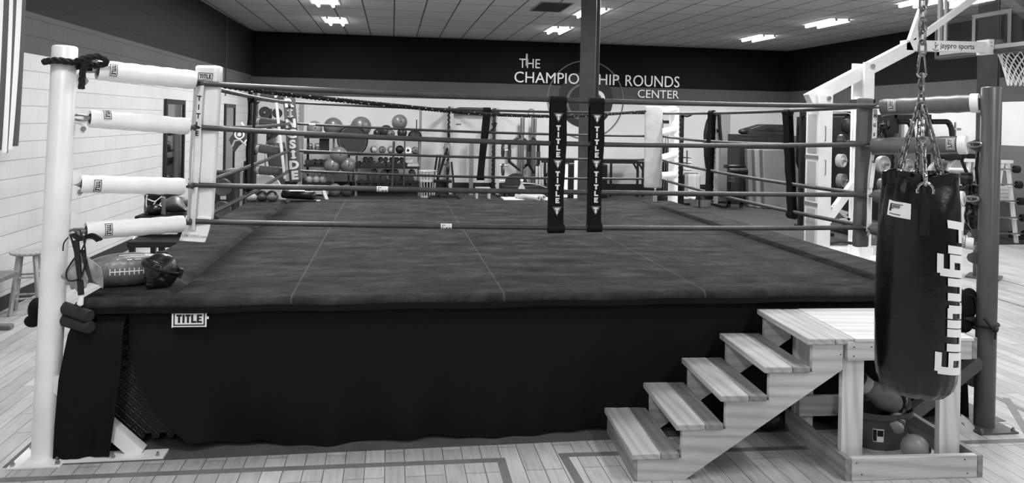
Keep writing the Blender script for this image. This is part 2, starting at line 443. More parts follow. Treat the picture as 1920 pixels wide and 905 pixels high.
# court lines taped on the boards
LINE = mat('court_line_paint', 112, 0.4, var=.06, scale=6)
def court(n, pts, w=0.055):
    b_ = MB()
    pts = [Vector((p[0], p[1], 0)) for p in pts]
    for i in range(len(pts) - 1):
        a, c = pts[i], pts[i + 1]; d = (c - a).normalized() * (w / 2)
        zo = .0008 + .0004 * (i % 2); b_.beam(a - d * (0 if i else 1) + Vector((0, 0, zo)), c + d + Vector((0, 0, zo)), w, .0016)
    struct('trim_%d' % n, b_, LINE)
court(1, [(-3.2, 4.84), (0.728, 4.76), (0.70, 2.5)])
court(2, [(1.22, 2.5), (1.135, 4.785), (2.75, 4.72), (4.45, 4.66), (4.92, 5.4), (4.86, 4.9), (5.2, 4.6)][:5])
court(3, [(4.86, 5.62), (4.86, 3.5)])
court(4, [(8.73, 9.9), (8.73, 5.0)], 0.05)
court(5, [(7.7, 8.8), (7.7, 4.5)], 0.05)
# big dark training mat under the machines
struct('trim_9', MB().bx(-2.27, 4.54, 4.985, 11.3, 0.0, .003), mat('ring_underlay', 84, .6, var=.1, scale=4))
struct('floor_mat', MB().prism([(-3.8, 14.5), (4.6, 14.5), (4.6, 12.75), (12.2, 12.75), (12.2, 22.25), (-3.8, 22.25)], lambda a, b, c: Vector((a, b, c)), 0, 0.012), mat('gym_matting', 44, 0.6, var=.15, scale=3))
# ceiling lights: twin tubes along the depth of the room
lt = thing('ceiling_light', '', 'ceiling light', (0, 0, CEIL), world=False)
hb = MB(); hb.bx(-.3, .3, -.62, .62, -.012, -.002); hb.build('housing', mat('lamp_housing', 225, .5), lt, world=False)
for s_ in (-1, 1):
    MB().tube(seg((s_ * .15, -.6, -.045), (s_ * .15, .6, -.045), 2), .03, 10).build('fluorescent_tube', TUBE, lt, world=False)
    for e_ in (-1, 1): MB().box((s_ * .15, e_ * .605, -.035), (.05, .02, .06)).build('tube_holder', LTG, lt, world=False)
LL = {(0, 15.8): 'twin tube ceiling light above the ball shelf, cut by the top edge of the picture',
      (0, 19.05): 'twin tube ceiling light nearest the back wall above the ball shelf',
      (1, 19.05): 'twin tube ceiling light nearest the back wall above the wall lettering',
      (1, 15.8): 'twin tube ceiling light partly behind the steel column',
      (2, 19.05): 'twin tube ceiling light nearest the back wall at the right side of the hall',
      (2, 15.8): 'long bright twin tube ceiling light left of the basketball hoop arms',
      (2, 12.5): 'twin tube ceiling light behind the top of the hanging chain'}
first = True
for (i_, y_), lb in LL.items():
    if first: lt.location = (LX[i_], y_, CEIL); lt['label'] = lb; lt['group'] = 'twin tube ceiling lights'; first = False
    else: dup(lt, (LX[i_], y_, CEIL), 0, lb, 'twin tube ceiling lights')
p = at(1033, 13, z=CEIL)
vt = thing('ceiling_vent', 'dark square vent opening in the tiled ceiling left of the steel column', 'vent', (p.x, p.y, CEIL))
MB().bx(p.x - .31, p.x + .31, p.y - .62, p.y + .62, CEIL - .006, CEIL - .001).build('opening', mat('vent_dark', 8, .9), vt)
b_ = MB()
for s_ in (-1, 1): b_.bx(p.x + s_ * .325 - .015, p.x + s_ * .325 + .015, p.y - .64, p.y + .64, CEIL - .014, CEIL - .001); b_.bx(p.x - .31, p.x + .31, p.y + s_ * .63 - .015, p.y + s_ * .63 + .015, CEIL - .014, CEIL - .001)
b_.build('frame', mat('vent_frame', 120, .6), vt)
# steel columns (H sections, turned so the recess shows on the right)
def column(x, y, a, label, h=0.26):
    t = thing('steel_column', label, 'column', (x, y, 0))
    M = Matrix.Rotation(a, 3, 'Z')
    b_ = MB()
    for s_ in (-1, 1): b_.box(Vector((x, y, CEIL / 2)) + M @ Vector((0, s_ * .12, 0)), (h, .02, CEIL), M=M)
    b_.box((x, y, CEIL / 2), (.014, .22, CEIL), M=M); b_.build('shaft', mat('column_paint', 64, .5, var=.12, scale=5), t)
    MB().box((x, y, .014), (.42, .42, .024), M=M).build('base_plate', GRYM, t)
p = at(1104, 200, Y=12.2); column(p.x, 12.2, -.52, 'grey steel column rising behind the far edge of the ring')
p = at(1853, 140, Y=9.9); column(p.x, 9.9, -.85, 'grey steel column behind the right near ring post and basketball net', .25)
# lettering and round emblem painted on the back wall
YW = 22.3
def wp(x, y, lift=0.01): q = at(x, y, Y=YW - lift); return q
LET = mat('sign_letters', 232, .5)
sg = thing('wall_lettering', 'white wall lettering reading The Championship Rounds Center on the dark band', 'sign', tuple(at(1118, 150, Y=YW - .02)))
def word(txt, name, x0, x1, yb, yt, ref='H', bold=.0):
    """word between two pixels, baseline yb at x0, cap height from yt"""
    a, c = at(x0, yb[0], Y=YW), at(x1, yb[1], Y=YW)
    h = at(x0, yt, Y=YW).z - a.z
    vf = text(txt, 1, bold); xs = [q[0] for q in vf[0]]; w = max(xs) - min(xs)
    H = max(q[1] for q in text('H', 1, bold)[0])
    kx, ky = (c - a).length / w, h / H
    b_ = MB()
    for lift, in ((.03,), ):
        b_.tris(([(q[0] * kx, q[1] * ky) for q in vf[0]], vf[1]), lambda u, v: Vector(((a.x + c.x) / 2 + u, YW - lift, (a.z + c.z) / 2 + v)))
    ob = b_.build(name, LET, sg, smooth=0)
    so = ob.modifiers.new('thick', 'SOLIDIFY'); so.thickness = .025; so.offset = 0
word('THE', 'word', 973, 1012, (127, 128), 110)
word('CHAMPIONSHIP', 'word', 964, 1160, (154, 160), 134)
word('ROUNDS', 'word', 1172, 1273, (161, 164), 140.5)
word('CENTER', 'word', 1195, 1272, (183, 185), 168)
a_ = at(985, 127.3, Y=YW); MB().box((a_.x + .03, YW - .03, a_.z + .24), (.05, .025, .36)).build('tall_stroke', LET, sg)
em = thing('wall_emblem', 'round black emblem with grey rings on the back wall behind the column', 'emblem', tuple(at(1100, 190, Y=YW)))
ec = at(1098, 187, Y=YW); px_ = (at(1150, 187, Y=YW).x - ec.x) / 52.0
def ring(b_, c, ro, ri, y0, y1, n=48):
    """flat annulus standing against the wall"""
    vs = []; fs = []
    for k in range(n):
        a = 2 * PI * k / n
        for r, y in ((ri, y0), (ro, y0), (ri, y1), (ro, y1)): vs.append((c.x + r * math.cos(a), y, c.z + r * math.sin(a)))
    for k in range(n):
        i, j = 4 * k, 4 * ((k + 1) % n)
        fs += [(i, i + 1, j + 1, j), (i + 2, j + 2, j + 3, i + 3), (i, j, j + 2, i + 2), (i + 1, i + 3, j + 3, j + 1)]
    b_.add(vs, fs)
b_ = MB(); b_.lathe([(1e-7, 0), (51 * px_, 0), (51 * px_, .012), (1e-7, .012)], ec - Vector((0, .013, 0)), (0, 1, 0), 48); b_.build('disc', mat('emblem_black', 26, .5), em)
b_ = MB(); ring(b_, ec, 71.5 * px_, 69.5 * px_, YW - .02, YW - .004); b_.build('outer_ring', mat('emblem_grey', 98, .5), em)
b_ = MB(); ring(b_, ec - Vector((2 * px_, 0, 4 * px_)), 34 * px_, 30 * px_, YW - .02, YW - .012); b_.build('inner_ring', MATS['emblem_grey'], em)
e2 = at(1119, 185, Y=YW); b_ = MB(); ring(b_, e2, 15 * px_, 8.5 * px_, YW - .03, YW - .012); b_.build('letter_curl', LET, em)
# wires on the left wall
b_ = MB(); q0, q1 = at(428, 40, X=-3.95), at(424, 140, X=-3.95); b_.bx(WL(q1.y) + .002, WL(q1.y) + .024, q1.y - .02, q1.y + .02, 2.6, CEIL); single(b_, 'wall_conduit', DKG, 'thin dark conduit running down the left wall near the back corner', 'conduit')

# ================================================================== THE RING
DX0, DX1, DY0, DY1, DZ = -1.92, 4.235, 5.06, 11.05, 0.985
RX0, RX1, RY0, RY1 = -1.36, 3.845, 5.6, 10.5
RZ = (2.335, 2.03, 1.63, 1.372)
ring_t = thing('boxing_ring', 'dark boxing ring platform with suede canvas and black cloth skirt', 'boxing ring', ((DX0 + DX1) / 2, (DY0 + DY1) / 2, 0))
b_ = MB()
def prof(x):
    z = 0.0
    for g in (-1.40, 3.72):
        z -= .03 * math.exp(-((x - g) / .03) ** 2)
    if x < -1.4 or x > 3.72: z += .004
    return z
xsamp = sorted(set([DX0 + .04 * i for i in range(1, 154)] + [-1.4 + .008 * k for k in range(-6, 7)] + [3.72 + .008 * k for k in range(-6, 7)]))
xsamp = [x for x in xsamp if DX0 + .045 < x < DX1 - .045]
er = .045
xcol = [(DX0 + er - er * math.cos(a), er * (math.sin(a) - 1)) for a in [i * PI / 12 for i in range(0, 7)]] + [(x, prof(x)) for x in xsamp] + [(DX1 - er + er * math.sin(a), er * (math.cos(a) - 1)) for a in [i * PI / 12 for i in range(0, 7)]]
ycol = [(DY0 + er - er * math.cos(a), er * (math.sin(a) - 1)) for a in [i * PI / 12 for i in range(0, 7)]] + [(DY0 + .3, 0), ((DY0 + DY1) / 2, 0), (DY1 - .3, 0)] + [(DY1 - er + er * math.sin(a), er * (math.cos(a) - 1)) for a in [i * PI / 12 for i in range(0, 7)]]
xcol = [(xcol[0][0], -.055)] + xcol + [(xcol[-1][0], -.055)]; ycol = [(ycol[0][0], -.055)] + ycol + [(ycol[-1][0], -.055)]
nx, ny = len(xcol), len(ycol)
b_.add([(x, y, DZ + min(zx, zy)) for y, zy in ycol for x, zx in xcol], [(j * nx + i, j * nx + i + 1, (j + 1) * nx + i + 1, (j + 1) * nx + i) for j in range(ny - 1) for i in range(nx - 1)])
b_.build('canvas', MATS['ring_canvas'], ring_t, smooth=60)
b_ = MB(); b_.bx(DX0 + .09, DX1 - .09, DY0 + .12, DY1 - .09, .86, .935)
for x in (-1.75, 0.2, 2.1, 4.05):
    for y in (5.32, 8.0, 10.8): b_.bx(x - .04, x + .04, y - .04, y + .04, 0.0, .86)
b_.build('frame', BLKM, ring_t)
# skirts: hanging cloth with folds
def skirt(name, xl, xr, ztop, zbot, y0, folds, nu=120, nv=36, lab=None):
    b_ = MB()
    def f(u, v):
        z = ztop + (zbot(u) - ztop) * v
        l, r = xl(z), xr(z); x = l + (r - l) * u
        y = y0 - folds(x, (ztop - z), u, v)
        return Vector((x, y, z)), Vector((0, -1, 0))
    b_.slab(f, nu, nv, .004)
    o = b_.build(name, SKIRT, ring_t, smooth=80)
    if lab: o['label'] = lab
    return o
def interp(tab):
    tab = sorted(tab)
    def f(z):
        if z <= tab[0][0]: return tab[0][1]
        for (a, p), (c, q) in zip(tab, tab[1:]):
            if z <= c:
                t = (z - a) / (c - a); return p + (q - p) * t
        return tab[-1][1]
    return f
def zx(pts, Y): return interp([(q.z, q.x) for q in (at(x, y, Y=Y) for x, y in pts)])
YS = 5.13
xl_main = zx([(243, 575), (247, 640), (262, 700), (290, 755), (330, 800), (372, 835), (386, 850)], YS)
xr_left = zx([(240, 575), (238, 640), (234, 700), (226, 770), (218, 830), (215, 858)], YS)
xl_left = zx([(150, 575), (138, 620), (122, 700), (114, 790), (110, 858)], YS)
def fold_main(x, d, u, v):
    a = .022 * v * math.sin(9 * x + 2.2 * math.sin(3 * x)) + .012 * v * math.sin(23 * x + 4 * d)
    s_ = math.exp(-u * 7.0) * .05 * math.sin(34 * u * (1 + .3 * v) + 2.5 * v) * min(1, 3 * v)
    return a * (.35 + .65 * v) + s_ + .012 + .02 * v
skirt('skirt', xl_main, lambda z: 4.30, .93, lambda u: .02 + .012 * math.sin(u * 30) + .05 * max(0, 1 - abs(u - .0) * 25), YS, fold_main, 200, 36)
skirt('skirt', xl_left, xr_left, .93, lambda u: .012 + .012 * u, YS, lambda x, d, u, v: .012 * v * math.sin(u * 11 + 4 * v) + .006 * v * math.sin(u * 23 - 3 * v) + .085 * min(1, 6 * v) + .015 * v, 50, 30)
hm = MB(); hm.slab(lambda u, v: (Vector((-1.86 + 6.13 * u, YS - .085 - .003 * math.sin(u * 60), .936 - .04 * v + .004 * math.sin(u * 43))), Vector((0, -1, 0))), 120, 2, .008); hm.build('skirt_hem', SKIRT, ring_t, smooth=80)
for nm, x in (('skirt', DX0 + .02), ('skirt', DX1 - .02)):
    b_ = MB(); b_.slab(lambda u, v: (Vector((x + .02 * v * math.sin(40 * u) * (1 if x > 0 else -1), YS + .01 + (10.9 - YS) * u, .93 - .88 * v)), Vector((1, 0, 0))), 90, 10, .004); b_.build(nm, SKIRT, ring_t, smooth=80)
# TITLE patch on the skirt
def on_plane(o, ex, ey, nrm):
    o, ex, ey, nrm = Vector(o), Vector(ex).normalized(), Vector(ey).normalized(), Vector(nrm).normalized()
    return lambda a, b, l=0.0: o + ex * a + ey * b + nrm * l
q = at(355, 597, Y=YS - .07); lg = MB()
title_tag(lg, on_plane(q, (1, 0, -.01), (0, 0, 1), (0, -1, 0)), .205, .105)
lg.m = 0; f_ = on_plane(q, (1, 0, 0), (0, 0, 1), (0, -1, 0)); lg.rects([(-.105, -.055, -.098, .055), (.098, -.055, .105, .055)], lambda a, b: f_(a, b, .002)); lg.rects([(.105, -.004, .118, .012)], lambda a, b: f_(a, b, .002))
o = lg.build('logo_patch', [PAPER, INK], ring_t, smooth=0); o['label'] = 'white patch with black block lettering'
# tread-plate panel leaning behind the gap in the skirt
m, nt, b = nodes('tread_plate')
v, raw = objcoord(nt)
ck = N(nt, 'ShaderNodeTexChecker'); ck.inputs['Scale'].default_value = 30
wv = N(nt, 'ShaderNodeTexWave', wave_type='BANDS', bands_direction='DIAGONAL'); wv.inputs['Scale'].default_value = 22
v2, _ = objcoord(nt, (1, 1, 1), (0, PI / 2, 0)); wv2 = N(nt, 'ShaderNodeTexWave', wave_type='BANDS', bands_direction='DIAGONAL'); wv2.inputs['Scale'].default_value = 22
for a_, s_ in ((ck, v), (wv, v), (wv2, v2)): nt.links.new(s_, a_.inputs['Vector'])
h = mixc(nt, ck.outputs['Fac'], wv.outputs[0], wv2.outputs[0]); b.inputs['Base Color'].default_value = (lin(40),) * 3 + (1,); b.inputs['Roughness'].default_value = .45
bumpn(nt, b, h, .8, .006)
b_ = MB(); q0, q1 = at(236, 655, Y=5.24), at(330, 845, Y=5.2)
def zig():
    P_ = [(-1.9, .8), (-1.9, .07)]
    x = -1.9; i = 0
    while x < -1.0: P_.append((x, .045 if i % 2 else .075)); x += .045; P_.append((x, .045 if i % 2 else .075)); i += 1
    return P_ + [(-1.0, .8)]
b_.prism(zig(), lambda a, c, d: Vector((a, 5.27 + d - (.8 - c) * .06, c)), 0, .018)
single(b_, 'tread_plate_mat', MATS['tread_plate'], 'dark diamond tread rubber mat standing in the skirt gap by the left post', 'mat', smooth=0)

# ---- posts
def post(cx, cy, dxt, dyt, h, r, m, label, inward, levels, extra=(), brace=True, bl=None):
    t = thing('ring_post', label, 'ring post', (cx, cy, 0))
    a, c = Vector((cx, cy, .01)), Vector((cx + dxt, cy + dyt, h)); d = (c - a).normalized()
    b_ = MB(); b_.lathe([(1e-6, -.0), (r, 0), (r, (c - a).length - .012), (r - .006, (c - a).length - .003), (r - .014, (c - a).length), (1e-6, (c - a).length + .002)], a, d, 32); b_.build('pole', m, t)
    iw = Vector((inward[0], inward[1], 0)).normalized(); sd = Vector((-iw.y, iw.x, 0))
    b_ = MB(); M = Matrix.Rotation(math.atan2(iw.y, iw.x), 3, 'Z'); b_.box(Vector((cx, cy, .006)), (.3, .3, .012)); b_.build('base_plate', m, t, bevel=.002)
    for s1 in (-1, 1):
        for s2 in (-1, 1): MB().lathe([(.014, 0), (.014, .014), (.008, .014), (.008, .028), (1e-6, .03)], (cx + s1 * .125, cy + s2 * .125, .012), n=6).build('anchor_bolt', STEEL, t)
    for z in list(levels) + list(extra):
        o = a + d * (z / d.z); b_ = MB()
        poly = [(0, .045), (.04, .04), (.07, .024), (.078, 0), (.07, -.024), (.04, -.04), (0, -.045)]
        b_.prism(poly, lambda p, q_, e: o + iw * (r - .012 + p) + Vector((0, 0, q_)) + sd * e, -.006, .006); b_.build('rope_bracket', m, t)
        if z in levels: MB().cyl(o + iw * (r + .05) - sd * .02, o + iw * (r + .05) + sd * .02, .016, n=10).build('eye_bolt', STEEL, t)
    if brace:
        b_ = MB(); z1 = .42; q_ = Vector(bl); h_ = (q_ - a); h_.z = 0; h_.normalize(); b_.beam(a + h_ * (r - .02) + Vector((0, 0, .47)), q_, .08, .085); b_.build('brace', m, t)
    return t
iNL, iNR, iFL, iFR = (1, .72), (-.8, 1), (1, -1), (-.8, -1)
PNL, PNR, PFL, PFR = Vector((-2.085, 5.10, 0)), Vector((4.30, 4.92, 0)), Vector((-1.95, 11.15, 0)), Vector((4.29, 11.15, 0))
tNL = post(PNL.x, PNL.y, .045, .06, 2.56, .073, WHTM, 'white steel ring post at the left front of the picture', iNL, RZ, (1.72, 1.46), True, (-1.53, 5.11, .0))
post(PNR.x, PNR.y, .03, .03, 2.47, .068, GRYM, 'grey steel ring post at the right front beside the punching bag', iNR, RZ, (1.2, 0.72, .3), True, (3.74, 5.0, .06))
post(PFL.x, PFL.y, .02, -.03, 2.5, .07, BLKM, 'black steel ring post at the far left corner of the ring', iFL, RZ, (), False)
post(PFR.x, PFR.y, -.02, -.03, 2.40, .075, WHTM, 'white steel ring post at the far right corner of the ring', iFR, RZ, (), False)
# extra brace and floor plate of the near left corner, seen through the skirt
b_ = MB(); b_.box((-1.72, 5.06, .009), (.72, .12, .012)); b_.build('floor_plate', WHTM, tNL)
for x in (-1.98, -1.66, -1.40): MB().lathe([(.012, 0), (.012, .012), (.007, .012), (.007, .024), (1e-6, .026)], (x, 5.02, .015), n=6).build('anchor_bolt', STEEL, tNL)

# ---- ropes
ROPES = {}
def rope(side, lvl, a, c, sag, label, m=ROPEV, tags=(), r=.0185):
    a, c = Vector(a), Vector(c)
    pts = []
    for i in range(25):
        t = i / 24; p = a.lerp(c, t); p.z -= sag * 4 * t * (1 - t); pts.append(p)
    t_ = thing('ring_rope', label, 'ring rope', tuple(pts[12]), group='padded ropes of the boxing ring')
    b_ = MB(); b_.tube(pts, r, 12); b_.build('sleeve', m, t_)
    for tg in tags:
        i = int(tg * 24); f = tg * 24 - i; p = pts[i].lerp(pts[i + 1], f); d = (pts[i + 1] - pts[i]).normalized()
        b_ = MB(); hw = .04
        def fm(u, v, l=0.0, p=p, d=d):
            up = Vector((0, 0, 1)); nn = d.cross(up).normalized()
            an = v / (r + .003)
            return p + d * u + (nn * math.cos(an) + up * math.sin(an)) * (r + .002 + l)
        b_.m = 0; b_.tube([p - d * hw, p + d * hw], r + .0015, 14); 
        sgn = 1
        b_.m = 1; b_.rects(title_rects(-hw * .8, -.017, hw * .8, .017), lambda u, v: fm(-u, -v, .001), 2)
        b_.build('tape_tag', [PAPER, INK], t_, smooth=50)
    ROPES[(side, lvl)] = pts
    return t_
NM = ('top', 'second', 'third', 'lowest')
zl = ((2.365, 2.33), (2.058, 2.022), (1.652, 1.612), (1.398, 1.35)); sagn = (.035, .055, .012, .022)
for i in range(4):
    rope('near', i, (RX0, RY0, zl[i][0]), (RX1, RY0, zl[i][1]), sagn[i], '%s padded rope along the near side of the ring' % NM[i], ROPEV, tags=((), (), (.25,), (.34,))[i])
zf = ((2.33, 2.30), (2.05, 1.97), (1.69, 1.63), (1.42, 1.355))
for i in range(4):
    rope('far', i, (RX0 + .05, RY1, zf[i][0]), (RX1 - .1, RY1, zf[i][1]), (.03, .03, .03, .03)[i], '%s padded rope along the far side of the ring' % NM[i], ROPED, tags=((), (.05,), (), ())[i], r=.017)
for i in range(4):
    rope('left', i, (RX0, RY0, zl[i][0] - .005), (RX0 + .02, RY1, zf[i][0]), (.02, .02, .01, .02)[i], '%s padded rope along the left side of the ring' % NM[i], ROPEV)
for i in range(4):
    rope('right', i, (RX1, RY1, zf[i][1]), (RX1, RY0, zl[i][1]), (.02, .045, .035, .035)[i], '%s padded rope along the right side of the ring' % NM[i], ROPEV)

# ---- turnbuckle covers
def cover(a, c, r, m, label, cat='pad', tag=True, taglen=.09, tagat=.12, spin=0.0, hooks=True, tagm=None, group=None):
    a, c = Vector(a), Vector(c); d = (c - a).normalized(); L = (c - a).length
    t = thing('turnbuckle_cover', label, 'turnbuckle pad', tuple(a.lerp(c, .5)), group=group)
    b_ = MB(); n = 20; P_ = [(r * .55, .03), (r * .8, .004), (r * .93, 0), (r, .012)]
    for i in range(1, n): P_.append((r * (1 + .035 * math.sin(i * 1.7 + a.x * 9) - .02 * (i / n)), L * i / n))
    P_ += [(r * .97, L - .012), (r * .9, L), (r * .5, L - .004), (1e-6, L - .006)]
    b_.lathe(P_, a, d, 28); b_.build('cover', m, t)
    if hooks:
        b_ = MB(); e = a - d * .10
        b_.tube([e + d * (.05 + .05 * math.cos(k * PI / 8)) + Vector((0, 0, .018 * math.sin(k * PI / 8))) for k in range(16)], .008, 8, closed=True)
        b_.tube([a - d * .03, a + d * .06], .016, 8); b_.build('shackle', STEEL, t)
        b_ = MB(); b_.cyl(a + d * .002, a + d * .034, r * .56, n=16); b_.build('opening', BLK, t)
        b_ = MB(); b_.tube([c - d * .01, c + d * .06], .011, 8); b_.build('turnbuckle_end', DSTEEL, t)
    if tag:
        up = Vector((0, 0, 1)); nn = d.cross(up).normalized(); u2 = nn.cross(d).normalized()
        if nn.y > 0: nn = -nn
        def f(s_, q, l=0.0):
            an = q / r + spin
            return a + d * (L * tagat + s_) + (nn * math.cos(an) + u2 * math.sin(an)) * (r * 1.03 + l + .001)
        lg = MB(); title_tag(lg, lambda x, y, l: f(y, -x, l), taglen, taglen * .62)
        lg.build('logo_tag', tagm or [PAPER, INK], t, smooth=50)
    return t
gl = 'white turnbuckle pads on the left front post'
for i, (px0, px1, z_) in enumerate((((182, 131), (364, 150), 'top'), ((167, 222), (353, 237), 'second'), ((150, 345), (344, 349), 'third'), ((160, 433), (344, 419), 'lowest'))):
    a = at(*px0, Y=5.22); c = at(*px1, Y=5.56)
    cover(a, c, (.066, .058, .058, .058)[i], WHT, '%s white turnbuckle pad on the left front ring post' % z_, taglen=.085, spin=(.1, .75, -.1, .1)[i], tagat=(.13, .15, .14, .2)[i], group=gl)
gl = 'grey turnbuckle pads on the right front post'
for i, (px0, px1, z_) in enumerate((((1835, 193), (1652, 201), 'top'), ((1812, 271), (1636, 274), 'second'), ((1806, 372), (1640, 367), 'third'), ((1826, 455), (1634, 428), 'lowest'))):
    a = at(*px0, Y=5.03); c = at(*px1, Y=5.55)
    t = cover(a, c, (.066, .066, .05, .05)[i], GRYV, '%s grey turnbuckle pad with white end on the right front ring post' % z_, taglen=.09, spin=.15, tagat=(.86, .14, .1, .1)[i], group=gl)
    d = (c - a).normalized(); b_ = MB(); b_.lathe([((.071, .071, .054, .054)[i], -.004), ((.072, .072, .055, .055)[i], .02), ((.071, .071, .054, .054)[i], .05)], a, d, 24); b_.build('end_band', WHT, t)
gl = 'dark turnbuckle pads on the far left post'
for i, (px0, px1, z_) in enumerate((((484, 180), (535, 187), 'top'), ((482, 227), (535, 234), 'second'), ((482, 277), (530, 284), 'third'), ((482, 318), (530, 322), 'lowest'))):
    cover(at(*px0, Y=11.0), at(*px1, Y=10.56), .062, mat('dark_vinyl', 66, .45, bump=.1), '%s dark turnbuckle pad on the far left ring post' % z_, taglen=.1, spin=.0, tagat=.16, hooks=False, group=gl)
gl = 'white turnbuckle pads on the far right post'
for i, (px0, px1, z_) in enumerate((((1264, 205), (1236, 209), 'top'), ((1264, 243), (1236, 249), 'second'), ((1264, 290), (1236, 298), 'third'), ((1264, 328), (1236, 330), 'lowest'))):
    cover(at(*px0, Y=11.0), at(*px1, Y=10.56), .056, WHT, '%s white turnbuckle pad on the far right ring post' % z_, tag=False, hooks=False, group=gl)

# ---- corner pads
def corner_pad(name, pt, pb, w, th, m, label, ang, nv=20):
    """long upholstered pad leaning from top pt to bottom pb"""
    pt, pb = Vector(pt), Vector(pb)
    t = thing(name, label, 'corner pad', tuple(pb)); M = Matrix.Rotation(ang, 3, 'Z'); L = (pt - pb).length
    ex = M @ Vector((1, 0, 0)); ez = (pt - pb).normalized(); ey = ez.cross(ex).normalized(); ex = ey.cross(ez)
    def W(a, b_, c): return pb + ex * a + ey * b_ + ez * c
    b_ = MB(); sec = []
    for k in range(24):
        a = 2 * PI * k / 24; ca, sa = math.cos(a), math.sin(a); e = .35
        sec.append((w / 2 * abs(ca) ** e * (1 if ca > 0 else -1), th / 2 * abs(sa) ** e * (1 if sa > 0 else -1)))
    vs = []; fs = []; rows = nv + 5
    hs = [0, .004, .015] + [.015 + (L - .03) * (i / nv) for i in range(1, nv)] + [L - .015, L - .004, L]
    sc = [.82, .95, 1] + [1 + .012 * math.sin(i * 2.1) for i in range(1, nv)] + [1, .95, .82]
    for h_, s_ in zip(hs, sc):
        for x, y in sec: vs.append(W(x * s_, y * s_, h_))
    for i in range(len(hs) - 1):
        for k in range(24): l = (k + 1) % 24; fs.append((i * 24 + k, i * 24 + l, (i + 1) * 24 + l, (i + 1) * 24 + k))
    fs.append(tuple(range(23, -1, -1))); fs.append(tuple((len(hs) - 1) * 24 + k for k in range(24)))
    b_.add(vs, fs); b_.build('pad', m, t, smooth=50)
    return t, W, L
def stack_letters(b_, s_, f, h, gap, size, bold=.03, xs=1.0):
    for i, ch in enumerate(s_):
        vf = text(ch, size, bold, xs=xs); b_.tris(vf, lambda u, v: f(u, h - i * gap + v))
# near left: white
t, W, L = corner_pad('corner_pad', at(394, 128, Y=5.66), at(377, 412, Y=5.66), .165, .07, WHT, 'white corner pad with black lettering strap beside the left front post', -.2)
b_ = MB(); fo = .045
b_.box(W(-.004, -.0, L - .045), (.165, .115, .125), M=Matrix.Rotation(-.2, 3, 'Z')); b_.build('top_fold', WHT, t, bevel=.02)
lg = MB(); f0 = lambda a, c, l=0.0: W(a, -.062 - l, L - .062 + c); title_tag(lg, f0, .112, .06); lg.build('logo_tag', [PAPER, INK], t, smooth=0)
b_ = MB(); b_.slab(lambda u, v: (W(-.048 + .046 * u, -.075 - .012 * math.sin(v * 9), L - .12 - 1.02 * v), Vector((0, -1, 0))), 2, 24, .004); st1 = b_.build('strap', WHTC, t)
b_ = MB(); stack_letters(b_, 'TITLE', lambda u, v: W(-.025 + u, -.0885, v), L - .235, .061, .05, .03); b_.build('strap_lettering', INK, st1, smooth=0)
b_ = MB(); b_.slab(lambda u, v: (W(-.09 + .185 * u - .012 * v, -.05 - .06 * v + .02 * math.sin(3 * v), .03 - .17 * v), Vector((0, -1, 0))), 4, 6, .02); fl = b_.build('bottom_flap', WHT, t, bevel=.006)
b_ = MB(); b_.tris(text('TITLEBOXING.com', .026, .004), lambda u, v: W(-.012 + u, -.105, -.108 + v)); b_.build('flap_lettering', INK, fl, smooth=0)
tie = thing('corner_tie', 'slim grey cord tying the four ropes together beside the white corner pad', 'cord', tuple(at(353, 420, Y=5.62)))
b_ = MB(); b_.tube(smooth_pts([at(x, y, Y=5.55) for x, y in ((366, 152), (364, 200), (361, 240), (357, 300), (356, 348), (352, 418))], 5) if False else [at(x, y, Y=5.55) for x, y in ((366, 152), (364, 200), (361, 240), (357, 300), (356, 348), (352, 418))], .008, 8); b_.build('cord', LTG, tie)
for x, y in ((365, 156), (360, 239), (356, 348), (352, 416)): b_ = MB(); b_.tube([at(x - 3, y, Y=5.56), at(x + 7, y, Y=5.56)], .022, 10); b_.build('rope_loop', DKG, tie)
# near right: grey with white strap
t, W, L = corner_pad('corner_pad', at(1622, 184, Y=5.66), at(1613, 462, Y=5.66), .125, .06, GRYV, 'grey corner pad with white lettering strap left of the punching bag', .12)
b_ = MB(); b_.slab(lambda u, v: (W(.055 + .055 * u, .05 + .0 * v, L - 1.14 * v), Vector((0, -1, 0))), 2, 12, .03); b_.build('back_panel', BLKV, t)
b_ = MB(); b_.slab(lambda u, v: (W(.012 + .037 * u - .04 * v, -.085 - .01 * math.sin(8 * v), L - .09 - .98 * v), Vector((0, -1, 0))), 2, 24, .004); s1 = b_.build('strap', WHTC, t)
b_ = MB(); stack_letters(b_, 'NGSIDE', lambda u, v: W(.028 + u - .0085 - .004 * (L - v - .1) * 4, -.0972, v), L - .155, .075, .037, .03); b_.build('strap_lettering', INK, s1, smooth=0)
b_ = MB(); b_.slab(lambda u, v: (W(.003 + .037 * u - .02 * v, -.0975, L - .52 - .2 * v), Vector((0, -1, 0))), 2, 6, .003); b_.build('strap_end', WHT, s1)
b_ = MB(); q = W(.05, -.05, .14)
for k in range(5):
    a = k * 1.25; b_.tube([q, q + Vector((.03 * math.cos(a), -.02, .03 * math.sin(a))), q + Vector((.05 * math.cos(a), -.025, .04 * math.sin(a) - .02))], [.012, .014, .008], 7)
b_.build('strap_knot', WHTC, t)
